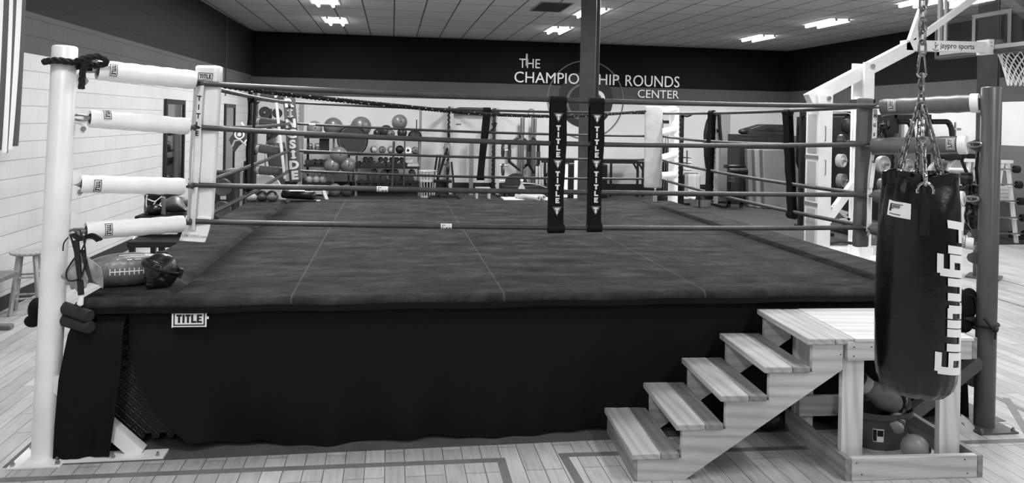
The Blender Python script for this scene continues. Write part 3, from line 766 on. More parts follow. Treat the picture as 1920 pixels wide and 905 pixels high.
# far left: RINGSIDE
t, W, L = corner_pad('corner_pad', at(541.5, 178, Y=10.42), at(554, 341, Y=10.42), .158, .09, mat('grey_pad', 92, .5, bump=.1), 'grey corner pad with tall white block lettering at the far left ring corner', .12)
b_ = MB()
for i, ch in enumerate('RINGSIDE'):
    vf = text(ch, .15, .055, xs=1.12); hz = L - .155 - i * .137
    b_.tris(vf, lambda u, v: W(u, -.052, hz + v))
    if ch == 'I':
        for e in (0, .079): b_.rects([(-.034, hz + e, .034, hz + e + .016)], lambda u, v: W(u, -.0525, v), 1)
    if ch in 'RN':
        for sx_ in (-.036, .03): b_.rects([(sx_ - .02, hz, sx_ + .02, hz + .014)], lambda u, v: W(u, -.0525, v), 1)
b_.build('pad_lettering', PAPER, t, smooth=0)
b_ = MB(); b_.tube(arc(W(-.1, -.02, L - .03), .07, 0, PI, 10), .018, 8); b_.tube([W(-.165, -.02, L - .05), W(-.155, -.03, L - .45), W(-.14, -.03, L - .8), W(-.13, -.02, L - 1.1)], .02, 8); b_.build('strap', WHTC, t)
# far right: plain white
t, W, L = corner_pad('corner_pad', at(1226, 199, Y=10.44), at(1224, 352, Y=10.44), .255, .07, mat('off_white_vinyl', 205, .5, var=.05, bump=.3), 'plain white corner pad at the far right ring corner', -.3)

# ---- rope spacers
def spacer(p_top, p_bot, w, label, side, letters=False, n=18):
    pt, pb = Vector(p_top), Vector(p_bot)
    t = thing('rope_spacer', label, 'rope spacer', tuple(pb), group='black cloth rope spacers')
    d = (pb - pt).normalized(); ex = Vector((1, 0, 0)) if side == 'x' else Vector((0, 1, 0)); nn = d.cross(ex).normalized()
    if nn.y > 0 and side == 'x': nn = -nn
    if side == 'y' and nn.x > 0: nn = -nn
    L = (pb - pt).length
    W = lambda a, l, s_: pt + ex * a + d * s_ + nn * l
    b_ = MB(); b_.slab(lambda u, v: (W(-w / 2 + w * u + .008 * math.sin(v * 6), .027 + .004 * math.sin(v * 25), -.02 + (L + .04) * v), nn), 4, n, .006)
    b_.slab(lambda u, v: (W(-w / 2 + w * u, -.023, -.02 + (L + .04) * v), nn), 4, n, .006); b_.build('cloth', mat('spacer_cloth', 20, .8, spec=.2), t, smooth=60)
    for s_ in (0, 1):
        b_ = MB(); b_.tube([W(-w / 2 - .004, 0, L * s_), W(w / 2 + .004, 0, L * s_)], .036, 14); b_.build('loop', MATS['spacer_cloth'], t)
    if letters:
        b_ = MB(); K = L / 1.02
        def T(a, l, s_): return W(a, .034 + l, s_)
        for s0 in (.135, .505, .88):
            b_.m = 1; h = .075 * K
            b_.add([T(-.036, 0, s0 * K - h / 2), T(.036, 0, s0 * K - h / 2), T(0, 0, s0 * K + h / 2)], [(0, 1, 2)])
            b_.m = 0; b_.rects([(-.018, s0 * K - h * .38, .018, s0 * K - h * .2), (-.007, s0 * K - h * .2, .007, s0 * K + h * .25)], lambda a, c: T(a, .002, c), 1)
        for s0 in (.195, .56):
            sp_ = .053
            for i, ch in enumerate('TITLE'):
                z0 = (s0 + i * sp_) * K; z1 = z0 + .042 * K; wd = .017; k_ = .011
                R = {'T': [(-wd, z0, wd, z0 + k_), (-.007, z0 + k_, .007, z1)], 'I': [(-.006, z0, .006, z1)], 'L': [(-wd * .8, z0, -.002, z1), (-.002, z1 - k_, wd, z1)],
                     'E': [(-wd * .8, z0, -.002, z1), (-.002, z0, wd, z0 + k_ * .9), (-.002, z1 - k_ * .9, wd, z1), (-.002, (z0 + z1) / 2 - .005, wd * .7, (z0 + z1) / 2 + .005)]}[ch]
                b_.rects(R, lambda a, c: T(a, .002, c), 1)
        b_.build('lettering', [PAPER, MDG], t, smooth=0)
    return t
spacer(at(1046, 189, Y=RY0), at(1042, 428, Y=RY0), .118, 'left one of the two black lettered rope spacers on the near ropes', 'x', True)
spacer(at(1118, 192, Y=RY0), at(1114, 426, Y=RY0), .105, 'right one of the two black lettered rope spacers on the near ropes', 'x', True)
spacer(at(913, 206, Y=RY1), at(901, 333, Y=RY1), .095, 'narrow black rope spacer on the far ropes in front of the rack', 'x')
spacer(at(1335, 212, X=RX1), at(1329, 368, X=RX1), .11, 'black rope spacer on the right hand ropes beside the towels', 'y')
spacer(at(1477, 211, X=RX1), at(1485, 403, X=RX1), .1, 'black rope spacer on the right hand ropes before the grey folded mat', 'y')
spacer(at(473, 186, X=RX0), at(466, 352, X=RX0), .12, 'black rope spacer on the left hand ropes near the far left post', 'y')

# ---- braided black rope slung across the ring
BR = mat('braided_rope', 20, .85, var=.5, scale=70, bump=.5)
A, B = Vector((PNL.x + .12, PNL.y + .05, 2.43)), at(1210, 209, Y=10.4)
def on_line(x, y):
    u, v = x - CX, y - CY
    u2, v2 = u * cr + v * sr, -u * sr + v * cr
    a, b2, d2 = st * FOC + ct * u2, ct * FOC - st * u2, -v2
    nx_, ny_ = (B - A).y, -(B - A).x
    t = (A.x * nx_ + A.y * ny_) / (a * nx_ + b2 * ny_)
    return Vector((a * t, b2 * t, HC + d2 * t))
kp = [A, on_line(240, 133), on_line(363, 152), on_line(500, 172), on_line(620, 186), on_line(760, 200), on_line(900, 213), on_line(1035, 218), on_line(1130, 214.5), B]
def smooth_pts(kp, n):
    out = []
    for i in range(len(kp) - 1):
        p0, p1, p2, p3 = kp[max(i - 1, 0)], kp[i], kp[i + 1], kp[min(i + 2, len(kp) - 1)]
        for k in range(n):
            t = k / n
            out.append(.5 * ((2 * p1) + (-p0 + p2) * t + (2 * p0 - 5 * p1 + 4 * p2 - p3) * t * t + (-p0 + 3 * p1 - 3 * p2 + p3) * t ** 3))
    return out + [kp[-1]]
def braid(b_, pts, r, pitch, n=3, fleck=True):
    """strands twisted round a path"""
    L = 0; frames = []
    for i, p in enumerate(pts):
        d = (pts[min(i + 1, len(pts) - 1)] - pts[max(i - 1, 0)]).normalized(); x, y = perp(d)
        if i: L += (p - pts[i - 1]).length
        frames.append((p, x, y, L))
    for s_ in range(n):
        b_.m = 0
        b_.tube([p + (x * math.cos(2 * PI * (l / pitch + s_ / n)) + y * math.sin(2 * PI * (l / pitch + s_ / n))) * r * .5 for p, x, y, l in frames], r * .55, 6)
def resample(pts, step):
    out = [pts[0]]; acc = 0
    for a, c in zip(pts, pts[1:]):
        L = (c - a).length
        while acc + L >= step:
            t = (step - acc) / L; a = a.lerp(c, t); out.append(a); L = (c - a).length; acc = 0
        acc += L
    return out + [pts[-1]]
sl = thing('braided_rope', 'black braided rope slung diagonally across the ring from left post to far right corner', 'rope', tuple(A))
b_ = MB(); braid(b_, resample(smooth_pts(kp, 12), .022), .021, .13); b_.build('strands', BR, sl)
b_ = MB(); pts = resample(smooth_pts(kp, 12), .045)
for i, p in enumerate(pts):
    if i % 2 == 0 and i > 20:
        an = i * 1.9; b_.box(p + Vector((0, -.016, .012 * math.cos(an))), (.016, .01, .006))
b_.build('white_flecks', PAPER, sl)
# loop round the left post, knot and hanging tail
pc = PNL + Vector((.04, .05, 0)); zz = at(120, 114, Y=5.02).z
b_ = MB(); lp = [Vector((pc.x + .098 * math.cos(a), pc.y + .098 * math.sin(a), zz + .004 * math.sin(3 * a))) for a in [2 * PI * i / 60 for i in range(61)]]
braid(b_, lp, .021, .12)
kn = Vector((pc.x + .15, pc.y - .03, zz + .005))
braid(b_, resample(smooth_pts([pc + Vector((.09, -.05, zz)), kn + Vector((0, -.03, .02)), kn + Vector((.07, 0, .035)), kn + Vector((.1, .04, 0)), kn + Vector((.03, .03, -.02)), kn + Vector((-.02, -.04, .0)), kn + Vector((.04, -.05, .02)), kn + Vector((.0, -.05, -.04)), kn + Vector((-.015, -.04, -.17))], 10), .02), .021, .12)
b_.build('post_loop', BR, sl)

# ================================================================== IN FRONT OF THE RING
def remesh(ob, v, smooth=3):
    r = ob.modifiers.new('remesh', 'REMESH'); r.mode = 'VOXEL'; r.voxel_size = v; r.use_smooth_shade = True
    if smooth:
        s_ = ob.modifiers.new('smooth', 'SMOOTH'); s_.iterations = smooth; s_.factor = .5
    return ob
# ---- wooden stairs with platform
SO = Vector((1.478, 4.375, 0)); SA = math.atan2(-.118, 2.123)
stt = thing('wooden_stairs', 'raw pine stairs with five treads and a plywood landing against the ring', 'stairs', SO, SA, world=False)
RUN, RIS, ND, TH = .272, .17, .745, .038
def L_(m_, name, mb, bev=.004): return mb.build(name, m_, stt, world=False, smooth=30, bevel=bev)
def stringer(y):
    P_ = [(.02, 0)]
    for k in range(1, 6):
        P_ += [(.02 + RUN * (k - 1), RIS * k - TH)]
        P_ += [(.02 + RUN * k if k < 5 else 1.305, RIS * k - TH)]
    P_ += [(1.305, .655), (.315, 0)]
    b_ = MB(); b_.prism(P_, lambda a, c, d: Vector((a, d, c)), y, y + TH); return b_
L_(MATS['pine_x'], 'stringer', stringer(.012), .002); L_(MATS['pine_x'], 'stringer', stringer(ND - .05), .002)
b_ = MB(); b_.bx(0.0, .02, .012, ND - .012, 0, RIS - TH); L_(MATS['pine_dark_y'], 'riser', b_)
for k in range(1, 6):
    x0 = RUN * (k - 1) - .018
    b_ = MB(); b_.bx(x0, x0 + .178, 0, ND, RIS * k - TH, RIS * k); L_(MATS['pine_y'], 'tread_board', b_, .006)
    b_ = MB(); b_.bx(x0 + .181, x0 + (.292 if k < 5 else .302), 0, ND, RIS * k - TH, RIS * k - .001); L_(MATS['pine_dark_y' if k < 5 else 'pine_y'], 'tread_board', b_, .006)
PX0, PX1 = 1.295, 2.125
b_ = MB(); b_.bx(1.372, PX1 + .03, -.01, ND, .832, .851); L_(MATS['plywood'], 'landing_board', b_, .001)
b_ = MB(); b_.bx(1.325, PX1 + .02, -.005, .033, .715, .831); L_(MATS['pine_x'], 'top_rail', b_, .003)
b_ = MB(); b_.bx(1.325, PX1 + .02, ND - .04, ND - .002, .715, .831); L_(MATS['pine_x'], 'top_rail', b_, .003)
b_ = MB(); b_.bx(1.307, 1.345, .034, ND - .042, .715, .831); L_(MATS['pine_y'], 'top_rail', b_, .003)
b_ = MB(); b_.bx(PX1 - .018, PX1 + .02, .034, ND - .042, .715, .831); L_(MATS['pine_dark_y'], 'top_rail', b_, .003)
for x in (1.318, PX1 - .16):
    for y in (.034, ND - .09):
        b_ = MB(); b_.bx(x, x + .14, y, y + .045, .0, .715 if y < .3 else .83); L_(MATS['pine_z'], 'leg', b_, .003)
b_ = MB(); b_.bx(PX0 + .04, PX1 + .03, -.06, -.022, 0, .14); L_(MATS['pine_x'], 'base_rail', b_, .004)
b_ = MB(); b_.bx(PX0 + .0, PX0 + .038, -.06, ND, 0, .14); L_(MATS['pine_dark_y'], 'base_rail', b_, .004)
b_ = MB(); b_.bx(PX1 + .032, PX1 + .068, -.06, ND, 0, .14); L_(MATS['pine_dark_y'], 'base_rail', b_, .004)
b_ = MB(); b_.bx(PX0 + .04, PX1 + .03, ND - .13, ND - .092, .13, .27); L_(MATS['pine_x'], 'base_rail', b_, .004)
b_ = MB(); b_.bx(PX1 + .021, PX1 + .06, -.0, .12, .715, .85); L_(MATS['pine_dark_y'], 'rail_end_block', b_, .004)
b_ = MB()
for x, z in [(1.365, .8), (1.365, .745), (1.48, .8), (1.52, .74), (1.365, .11), (1.40, .04), (2.07, .115), (2.09, .03), (1.29, .82), (1.29, .75)]:
    b_ = MB(); b_.lathe([(.004, 0), (.004, .0015), (1e-6, .0015)], (x, -.0065 if z > .3 and x > 1.31 else (.0105 if x < 1.31 else -.0615), z), (0, -1, 0), 8); b_.build('screw', INK, stt, world=False)

# ---- heavy bag on its chain
BY = 3.3
bc = at(1719, 540, Y=BY); bt_, bb_ = at(1722, 331, Y=BY).z, at(1718, 737, Y=BY).z
BX = bc.x + .003
bag = thing('punching_bag', 'tall black punching bag with white lettering hanging on a chain before the stairs', 'punching bag', (BX, BY, bb_))
BS = .815
def bagw(z, a):
    """radius wobble: folds at the tapering top and bottom"""
    t = (z - bb_) / (bt_ - bb_); r = 0
    if t > .78: r += (t - .78) / .2 * .012 * math.sin(9 * a + 3 * math.sin(2 * a))
    if t < .18: r += (.18 - t) / .18 * .007 * math.sin(17 * a + math.sin(5 * a) * 2)
    return r + .003 * math.sin(3 * a + 5 * z)
prof_ = [(t_, r_ * BS) for t_, r_ in [(.0, 1e-4), (.0, .10), (.012, .15), (.04, .187), (.08, .207), (.13, .217), (.2, .221), (.35, .222), (.55, .222), (.7, .221), (.8, .217), (.86, .211), (.90, .204), (.94, .196), (.975, .188), (1.0, .184), (1.02, .19)]]
b_ = MB(); H = bt_ - bb_; nn = 72; vs = []; fs = []
fine = []
for i in range(len(prof_) - 1):
    (t0, r0), (t1, r1) = prof_[i], prof_[i + 1]
    for k in range(4): u = k / 4; fine.append((t0 + (t1 - t0) * u, r0 + (r1 - r0) * u))
fine.append(prof_[-1])
for t, r in fine:
    z = bb_ + H * t
    for k in range(nn):
        a = 2 * PI * k / nn; rr = r + (bagw(z, a) if r > .12 else 0)
        vs.append(Vector((BX + rr * math.cos(a), BY + rr * math.sin(a), z + (.006 * math.sin(4 * a) if t > 1 else 0))))
for i in range(len(fine) - 1):
    for k in range(nn): l = (k + 1) % nn; fs.append((i * nn + k, i * nn + l, (i + 1) * nn + l, (i + 1) * nn + k))
b_.add(vs, fs); BAGM = mat('bag_leather', 9, .22, var=.25, scale=7, bump=.22, spec=.5); b_.build('body', BAGM, bag, smooth=60)
b_ = MB(); b_.slab(lambda u, v: (Vector((BX + (.157 + .012 * math.sin(6 * PI * u) - .006 * v) * math.cos(2 * PI * u), BY + (.157 + .012 * math.sin(6 * PI * u) - .006 * v) * math.sin(2 * PI * u), bt_ + .018 - .055 * v + .012 * math.sin(8 * PI * u + .6))), Vector((math.cos(2 * PI * u), math.sin(2 * PI * u), 0))), 60, 4, .006); b_.build('rim_flap', BAGM, bag, smooth=60)
b_ = MB(); b_.lathe([(1e-5, 0), (.148, 0), (.148, .01), (1e-5, .012)], (BX, BY, bt_ - .02), n=32); b_.build('top_cover', BLKV, bag)
def bs(a, z, l=0.0):
    t = (z - bb_) / H
    r = prof_[-1][1]
    for (t0, r0), (t1, r1) in zip(prof_, prof_[1:]):
        if t0 <= t <= t1 and t1 > t0: r = r0 + (r1 - r0) * (t - t0) / (t1 - t0)
    r += bagw(z, a % (2 * PI)) + .003 + l
    return Vector((BX + r * math.cos(a), BY + r * math.sin(a), z))
def bag_ang(x, y):
    """angle on the bag of a pixel"""
    p = at(x, y, Y=BY); o = Vector((0, 0, HC)); d = p - o
    A_ = d.x ** 2 + d.y ** 2; B_ = 2 * (d.x * (o.x - BX) + d.y * (o.y - BY)); C_ = (o.x - BX) ** 2 + (o.y - BY) ** 2 - (.219 * BS) ** 2
    q = max(0, B_ * B_ - 4 * A_ * C_); t = (-B_ - math.sqrt(q)) / (2 * A_); h = o + d * t
    return math.atan2(h.y - BY, h.x - BX), h.z
# square patch with F
(aL, zT), (aR, zB) = bag_ang(1666, 376), bag_ang(1703, 409)
am, zm, hw, hh = (aL + aR) / 2, (zT + zB) / 2 , (aR - aL) / 2 * .22, (zT - zB) / 2
fl = lambda x, y, l=0.0: bs(am + x / .181, zm + y - .08 * x, l)
b_ = MB(); b_.m = 0; b_.rects([(-hw, -hh, hw, hh)], lambda x, y: fl(x, y, .002), 8)
b_.m = 1; k = hh
b_.rects([(-hw * .78, -k * .35, -hw * .52, k * .62), (-hw * .52, k * .02, -hw * .3, k * .14), (-hw * .6, k * .62, hw * .35, k * .7), (-hw * .7, -k * .72, hw * .3, -k * .62)], lambda x, y: fl(x + .12 * y, y, .004), 3)
b_.m = 2; b_.rects([(-hw * .42, k * .18, hw * .15, k * .55)], lambda x, y: fl(x + .15 * y, y, .004), 3)
b_.build('logo_patch', [PAPER, INK, MDG], bag, smooth=60)
# lettering running down the right hand side
aB, zb0 = bag_ang(1773, 600); (_, z0), (_, z1) = bag_ang(1785, 412), bag_ang(1778, 703)
GL = {'F': (.78, [(0, 0, .25, 1), (.25, .78, .75, 1), (.25, .42, .66, .62)]), 'i': (.28, [(0, 0, .25, .70), (0, .79, .25, 1)]),
      'g': (.74, [(0, .06, .24, .72), (.24, .55, .46, .72), (.46, -.22, .70, .72), (.24, .06, .46, .23), (.02, -.30, .62, -.13)]), 'h': (.74, [(0, 0, .25, 1), (.25, .53, .46, .72), (.46, 0, .70, .70)]),
      't': (.56, [(.1, .04, .35, .95), (0, .56, .52, .72), (.2, 0, .52, .17)]), 'n': (.74, [(0, 0, .25, .72), (.25, .53, .46, .72), (.46, 0, .70, .70)])}
tot = sum(GL[c_][0] for c_ in 'Fighting'); kx = (z0 - z1) / tot; ky = .175; R_l = []; x = 0
b_ = MB()
for c_ in 'Fighting':
    for r_ in GL[c_][1]:
        b_.grid(lambda u, v, r_=r_, x=x: bs(aB + ky * (r_[1] + (r_[3] - r_[1]) * v) / .181, z0 - kx * (x + r_[0] + (r_[2] - r_[0]) * u + .18 * (r_[1] + (r_[3] - r_[1]) * v)), .003), 3, 8)
    x += GL[c_][0]
b_.build('lettering', PAPER, bag, smooth=60)
# carrying straps, rings and chains
def link_chain(b_, pts, ll=.05, w=.009, wr=.0034):
    """oval links along a path"""
    pts = resample(pts, ll * .72)
    for i in range(len(pts) - 1):
        c = (pts[i] + pts[i + 1]) / 2; d = (pts[i + 1] - pts[i]).normalized(); x, y = perp(d); s_ = x if i % 2 else y
        h = ll / 2
        path = []
        for k in range(14):
            a = 2 * PI * k / 14; path.append(c + d * (h * math.cos(a)) + s_ * (w * math.sin(a) * (1 + .3 * abs(math.cos(a)))))
        b_.tube(path, wr, 7, closed=True)
hub = Vector((at(1727, 200, Y=BY).x, BY, at(1727, 198, Y=BY).z))
CHM = mat('chain_metal', 128, .38, 1.0, var=.3, scale=40)
angs = [bag_ang(1735, 345)[0] + k * PI / 3 for k in range(6)]
for k, a in enumerate(angs):
    if k:
        rd = Vector((math.cos(a), math.sin(a), 0)); top = Vector((BX, BY, bt_ + .02)) + rd * .1
        b_ = MB(); link_chain(b_, [hub + rd * .012, hub.lerp(top, .5) + rd * .012, top], .048); b_.build('chain', CHM, bag)
        b_ = MB(); b_.tube([top + Vector((0, 0, -.02)) + Vector((-rd.y, rd.x, 0)) * (.014 * math.sin(t)) + Vector((0, 0, .03 * math.cos(t))) for t in [2 * PI * i / 14 for i in range(14)]], .0045, 7, closed=True); b_.build('hook', CHROME, bag)
        continue
    e = bs(a, bt_ - .055, .01)
    b_ = MB(); b_.slab(lambda u, v: (bs(a - .11 + .22 * u, bt_ - .06 - .2 * v, .006), Vector((math.cos(a), math.sin(a), 0))), 4, 8, .005); b_.build('strap', mat('strap_web', 20, .7, spec=.3), bag, smooth=60)
    rd = Vector((math.cos(a), math.sin(a), 0)); sd = Vector((-rd.y, rd.x, 0)); c = e + rd * .004 + Vector((0, 0, .0))
    b_ = MB(); b_.tube([c + sd * (.034 * math.cos(t)) + Vector((0, 0, .038 * math.sin(t))) for t in [-.3 + (PI + .6) * i / 14 for i in range(15)]] , .0055, 8); b_.build('d_ring', CHROME, bag)
    top = c + Vector((0, 0, .036)) + rd * .006
    b_ = MB(); link_chain(b_, [hub + Vector((0, 0, -.0)) + rd * .012, hub.lerp(top, .5) + rd * .012 + Vector((0, 0, .0)), top], .048); b_.build('chain', CHM, bag)
    b_ = MB(); b_.tube([top + Vector((0, 0, .05 - .03)) + rd * .01 * math.sin(t) + Vector((0, 0, .028 * math.cos(t))) for t in [2 * PI * i / 14 for i in range(14)]], .0045, 7, closed=True); b_.build('hook', CHROME, bag)
b_ = MB(); b_.tube(arc(hub, .02, 0, 2 * PI, 16)[:-1], .006, 8, closed=True); b_.build('hub_ring', CHM, bag)
zc0, zc1 = at(1728, 146, Y=BY).z, at(1728, 98, Y=BY).z
b_ = MB(); link_chain(b_, [hub + Vector((0, 0, .012)), Vector((hub.x, BY, zc0 + .008))], .05, .013, .0055); b_.build('chain', CHM, bag)
b_ = MB(); h = (zc1 - zc0); m_ = Vector((hub.x, BY, zc0))
b_.tube(fillet([m_ + Vector(q) for q in ((.0, 0, 0), (.024, 0, .012), (.016, 0, h * .7), (.010, 0, h), (-.010, 0, h), (-.016, 0, h * .7), (-.024, 0, .012), (0, 0, 0))], .02), .0055, 8); b_.build('carabiner', CHROME, bag)
b_ = MB(); link_chain(b_, [Vector((hub.x, BY, zc1 - .006)), Vector((hub.x, BY, CEIL - .03))], .075, .017, .0065); b_.build('chain', CHM, bag)
b_ = MB(); b_.box((hub.x, BY, CEIL - .012), (.14, .14, .02)); b_.tube(arc((hub.x, BY, CEIL - .03), .03, PI, 2 * PI, 10), .008, 8); b_.build('ceiling_mount', STEEL, bag)

# ---- things below the landing
def glove(name, loc, rot, s_, m, label, cuff=None, group=None):
    """boxing glove: padded fist, thumb, cuff"""
    t = thing(name, label, 'boxing glove', loc, 0, group, world=False)
    t.rotation_euler = rot
    b_ = MB(); b_.ball((.0, 0, .07 * s_), (.078 * s_, .062 * s_, .072 * s_)); b_.ball((.035 * s_, 0, .075 * s_), (.07 * s_, .058 * s_, .062 * s_)); b_.ball((-.06 * s_, 0, .062 * s_), (.07 * s_, .05 * s_, .056 * s_))
    b_.ball((.0, .055 * s_, .075 * s_), (.062 * s_, .027 * s_, .03 * s_)); b_.ball((-.045 * s_, .045 * s_, .07 * s_), (.05 * s_, .03 * s_, .034 * s_))
    remesh(b_.build('padding', m, t, world=False), .007 * s_, 4)
    b_ = MB(); b_.lathe([(.04 * s_, 0), (.047 * s_, .004 * s_), (.05 * s_, .05 * s_), (.047 * s_, .1 * s_), (.04 * s_, .1 * s_), (.038 * s_, .02 * s_)], (-.2 * s_, 0, .062 * s_), (1, 0, 0), 20); b_.build('cuff', cuff or m, t, world=False)
    b_ = MB(); b_.lathe([(.0515 * s_, 0), (.0525 * s_, .002), (.0525 * s_, .026 * s_), (.0515 * s_, .028 * s_)], (-.175 * s_, 0, .062 * s_), (1, 0, 0), 20); b_.build('strap', BLKV if m is not BLKV else DKG, t, world=False)
    return t
q = at(1668, 846, z=0)
TUBM = mat('tub_plastic', 78, .45, var=.06)
tub = thing('storage_tub', 'dark grey plastic tub with a white label below the stair landing', 'tub', (3.335, 4.735, 0))
b_ = MB(); tz = .21
def tubp(z, e=0.0): s_ = .83 + .17 * z / tz; return [(3.335 + (.21 * s_ + e) * math.cos(a), 4.735 + (.15 * s_ + e) * math.sin(a)) for a in [2 * PI * k / 32 for k in range(32)]]
rows = [(0, 0), (.13, 0), (.25, 0), (.25, .012), (tz, .014), (tz, -.006), (.02, -.012)]
vs = [Vector((x, y, z)) for z, e in rows for x, y in tubp(z, e)]; fs = [(i * 32 + k, i * 32 + (k + 1) % 32, (i + 1) * 32 + (k + 1) % 32, (i + 1) * 32 + k) for i in range(len(rows) - 1) for k in range(32)]
fs += [tuple(range(31, -1, -1)), tuple(6 * 32 + k for k in range(32))]
b_.add(vs, fs); b_.build('body', TUBM, tub, smooth=50)
b_ = MB(); fa = lambda a, z, l: Vector((3.335 + (.21 * (.83 + .17 * z / tz) + l) * math.cos(a), 4.735 + (.15 * (.83 + .17 * z / tz) + l) * math.sin(a), z))
b_.m = 0; b_.rects([(4.02, .06, 4.4, .15)], lambda a, z: fa(a, z, .002), 6); b_.m = 1; b_.rects([(4.03, .065, 4.16, .145), (4.18, .1, 4.38, .142)], lambda a, z: fa(a, z, .0035), 4); b_.build('label_sticker', [PAPER, INK], tub)
glove('boxing_glove', (3.27, 4.68, .27), (0, .62, -.3), 1.2, MDG, 'grey and pale boxing glove pointing down into the tub below the landing', LTG)
glove('boxing_glove', (3.46, 4.74, .21), (.5, -.5, .8), 1.0, BLKV, 'small black boxing glove at the right edge of the tub below the landing', LTG)
mt = thing('focus_mitt', 'black and pale focus mitt standing upright in the tub below the landing', 'focus mitt', (3.22, 4.8, .2)); M = Matrix.Rotation(.5, 3, 'X') @ Matrix.Rotation(-.35, 3, 'Y')
b_ = MB(); b_.ball((3.23, 4.83, .34), (.10, .035, .16), M=M); b_.build('pad', BLKV, mt)
b_ = MB(); b_.ball((3.245, 4.80, .34), (.07, .022, .125), M=M); b_.build('face', LTG, mt)
b_ = MB(); b_.ball((3.17, 4.80, .30), (.05, .05, .16), M=M); b_.ball((3.16, 4.77, .22), (.045, .045, .1), M=M); o = single(b_, 'shin_guard', BLKV, 'black padded guard standing at the left inside the tub below the landing', 'guard')
b_ = MB()
q = Vector((3.385, 4.44, .088)); b_.ball(q, .088, 28); ball_t = thing('exercise_ball', 'small mid grey ball behind the base rail of the landing', 'ball', (q.x, q.y, 0)); b_.build('ball', mat('ball_grey', 132, .4), ball_t)
b_ = MB(); b_.lathe([(.016, 0), (.017, .003), (1e-6, .004)], q + Vector((.06, -.074, .018)).normalized() * .0865, Vector((.06, -.074, .018)), 12); b_.build('valve', BLK, ball_t)
gg = 'dark gloves lying under the stairs'
glove('boxing_glove', (2.48, 4.98, .0), (0, 0, .4), .95, BLKV, 'black boxing glove lying under the stairs nearest the stringer', DKG, gg)
glove('boxing_glove', (2.66, 5.02, .0), (0, 0, -.7), 1.05, BLKV, 'black boxing glove lying under the stairs against the base rail', DKG, gg)
glove('boxing_glove', (2.2, 5.0, .0), (0, 0, 2.6), .9, BLKV, 'black boxing glove in the shadow under the second stair tread', DKG, gg)

# ---- around the right front post
dm = thing('marker_dome', 'pale translucent looking marker dome on the floor beside the right front post', 'marker dome', (4.10, 4.95, 0))
b_ = MB(); b_.lathe([(.12, 0), (.115, .012), (.085, .05), (.05, .078), (.03, .083), (.03, .075), (.105, .006)], (4.10, 4.95, 0), n=28); b_.build('dome', LTG, dm)
b_ = MB(); b_.tube([(4.085, 4.868, .055), (4.075, 4.87, .05), (4.085, 4.862, .045), (4.09, 4.858, .036), (4.08, 4.856, .03)], .003, 6); b_.build('mark', INK, dm)
bp = thing('drawstring_bag', 'black drawstring bag hanging beside the right front post behind the punching bag', 'bag', (4.07, 4.99, .62))
b_ = MB(); c = at(1812, 575, Y=5.0)
b_.ball((c.x, 5.0, c.z), (.075, .045, .13)); b_.ball((c.x + .02, 5.0, c.z + .09), (.055, .04, .05)); b_.ball((c.x - .01, 5.0, c.z - .13), (.06, .04, .06)); remesh(b_.build('body', SKIRT, bp), .008, 4)
b_ = MB(); e = at(1822, 560, Y=4.95); b_.tube([e + Vector((-.02, 0, .03)), e + Vector((.02, 0, .02)), e + Vector((.035, 0, -.02)), e + Vector((.035, 0, -.05))], .005, 6); e = at(1818, 600, Y=4.95)
for k in range(4): b_.tube([e + Vector((-.05 + .02 * k, 0, .02)), e + Vector((0, -.01, .01 * k)), e + Vector((.06, 0, .015))], .006, 6)
b_.build('cord', BLK, bp)
tw = thing('post_cord', 'dark cord knotted round the right front ring post', 'cord', (PNR.x, PNR.y, .7)); zz = at(1855, 612, Y=4.87).z
b_ = MB(); b_.tube([Vector((PNR.x + .012 + .077 * math.cos(a), PNR.y + .01 + .077 * math.sin(a), zz + .01 * math.cos(a))) for a in [2 * PI * i / 32 for i in range(32)]], .008, 8, closed=True)
b_.build('loop', BLK, tw)
b_ = MB(); b_.tube(smooth_pts([Vector((PNR.x - .06, PNR.y - .05, zz + .06)), Vector((PNR.x - .03, PNR.y - .08, zz + .01)), Vector((PNR.x + .0, PNR.y - .085, zz - .03)), Vector((PNR.x + .02, PNR.y - .085, zz))], 6), .01, 8); b_.ball((PNR.x + .0, PNR.y - .088, zz - .012), .02, 12); b_.tube([(PNR.x + .0, PNR.y - .09, zz - .02), (PNR.x - .005, PNR.y - .09, zz - .08)], .008, 7); b_.build('knot', BLK, tw)
b_ = MB(); q0, q1 = at(1820, 610, Y=5.0), at(1826, 755, Y=5.0)
b_.slab(lambda u, v: (Vector((4.05 + .10 * u + .015 * math.sin(9 * v), 5.05 + .01 * math.sin(12 * v + 3 * u), .70 - .64 * v)), Vector((0, -1, 0))), 6, 20, .006); single(b_, 'black_cloth', SKIRT, 'black cloth strip hanging between the right front post and the landing', 'cloth', smooth=70)

# ---- around the left front post
fr = 'black foam bars tucked behind the left front post'
for i, (p0, p1) in enumerate((((78, 562), (168, 593)), ((72, 585), (170, 614)))):
    a, c = at(*p0, Y=5.24), at(*p1, Y=5.0); d = (c - a).normalized()
    t = thing('foam_bar', ('upper', 'lower')[i] + ' one of two round black foam bars beside the left front post', 'foam bar', tuple(a), group=fr)
    b_ = MB(); L = (c - a).length; b_.lathe([(.03, 0), (.038, .006), (.038, L - .006), (.034, L), (.03, L)], a, d, 24); b_.build('foam', mat('foam_black', 30, .7, bump=.2, scale=90), t)
    b_ = MB(); b_.lathe([(.0, 0), (.033, 0), (.033, .001), (.0, .001)], c, d, 24); b_.build('end_cap', mat('foam_end', 40, .6), t)
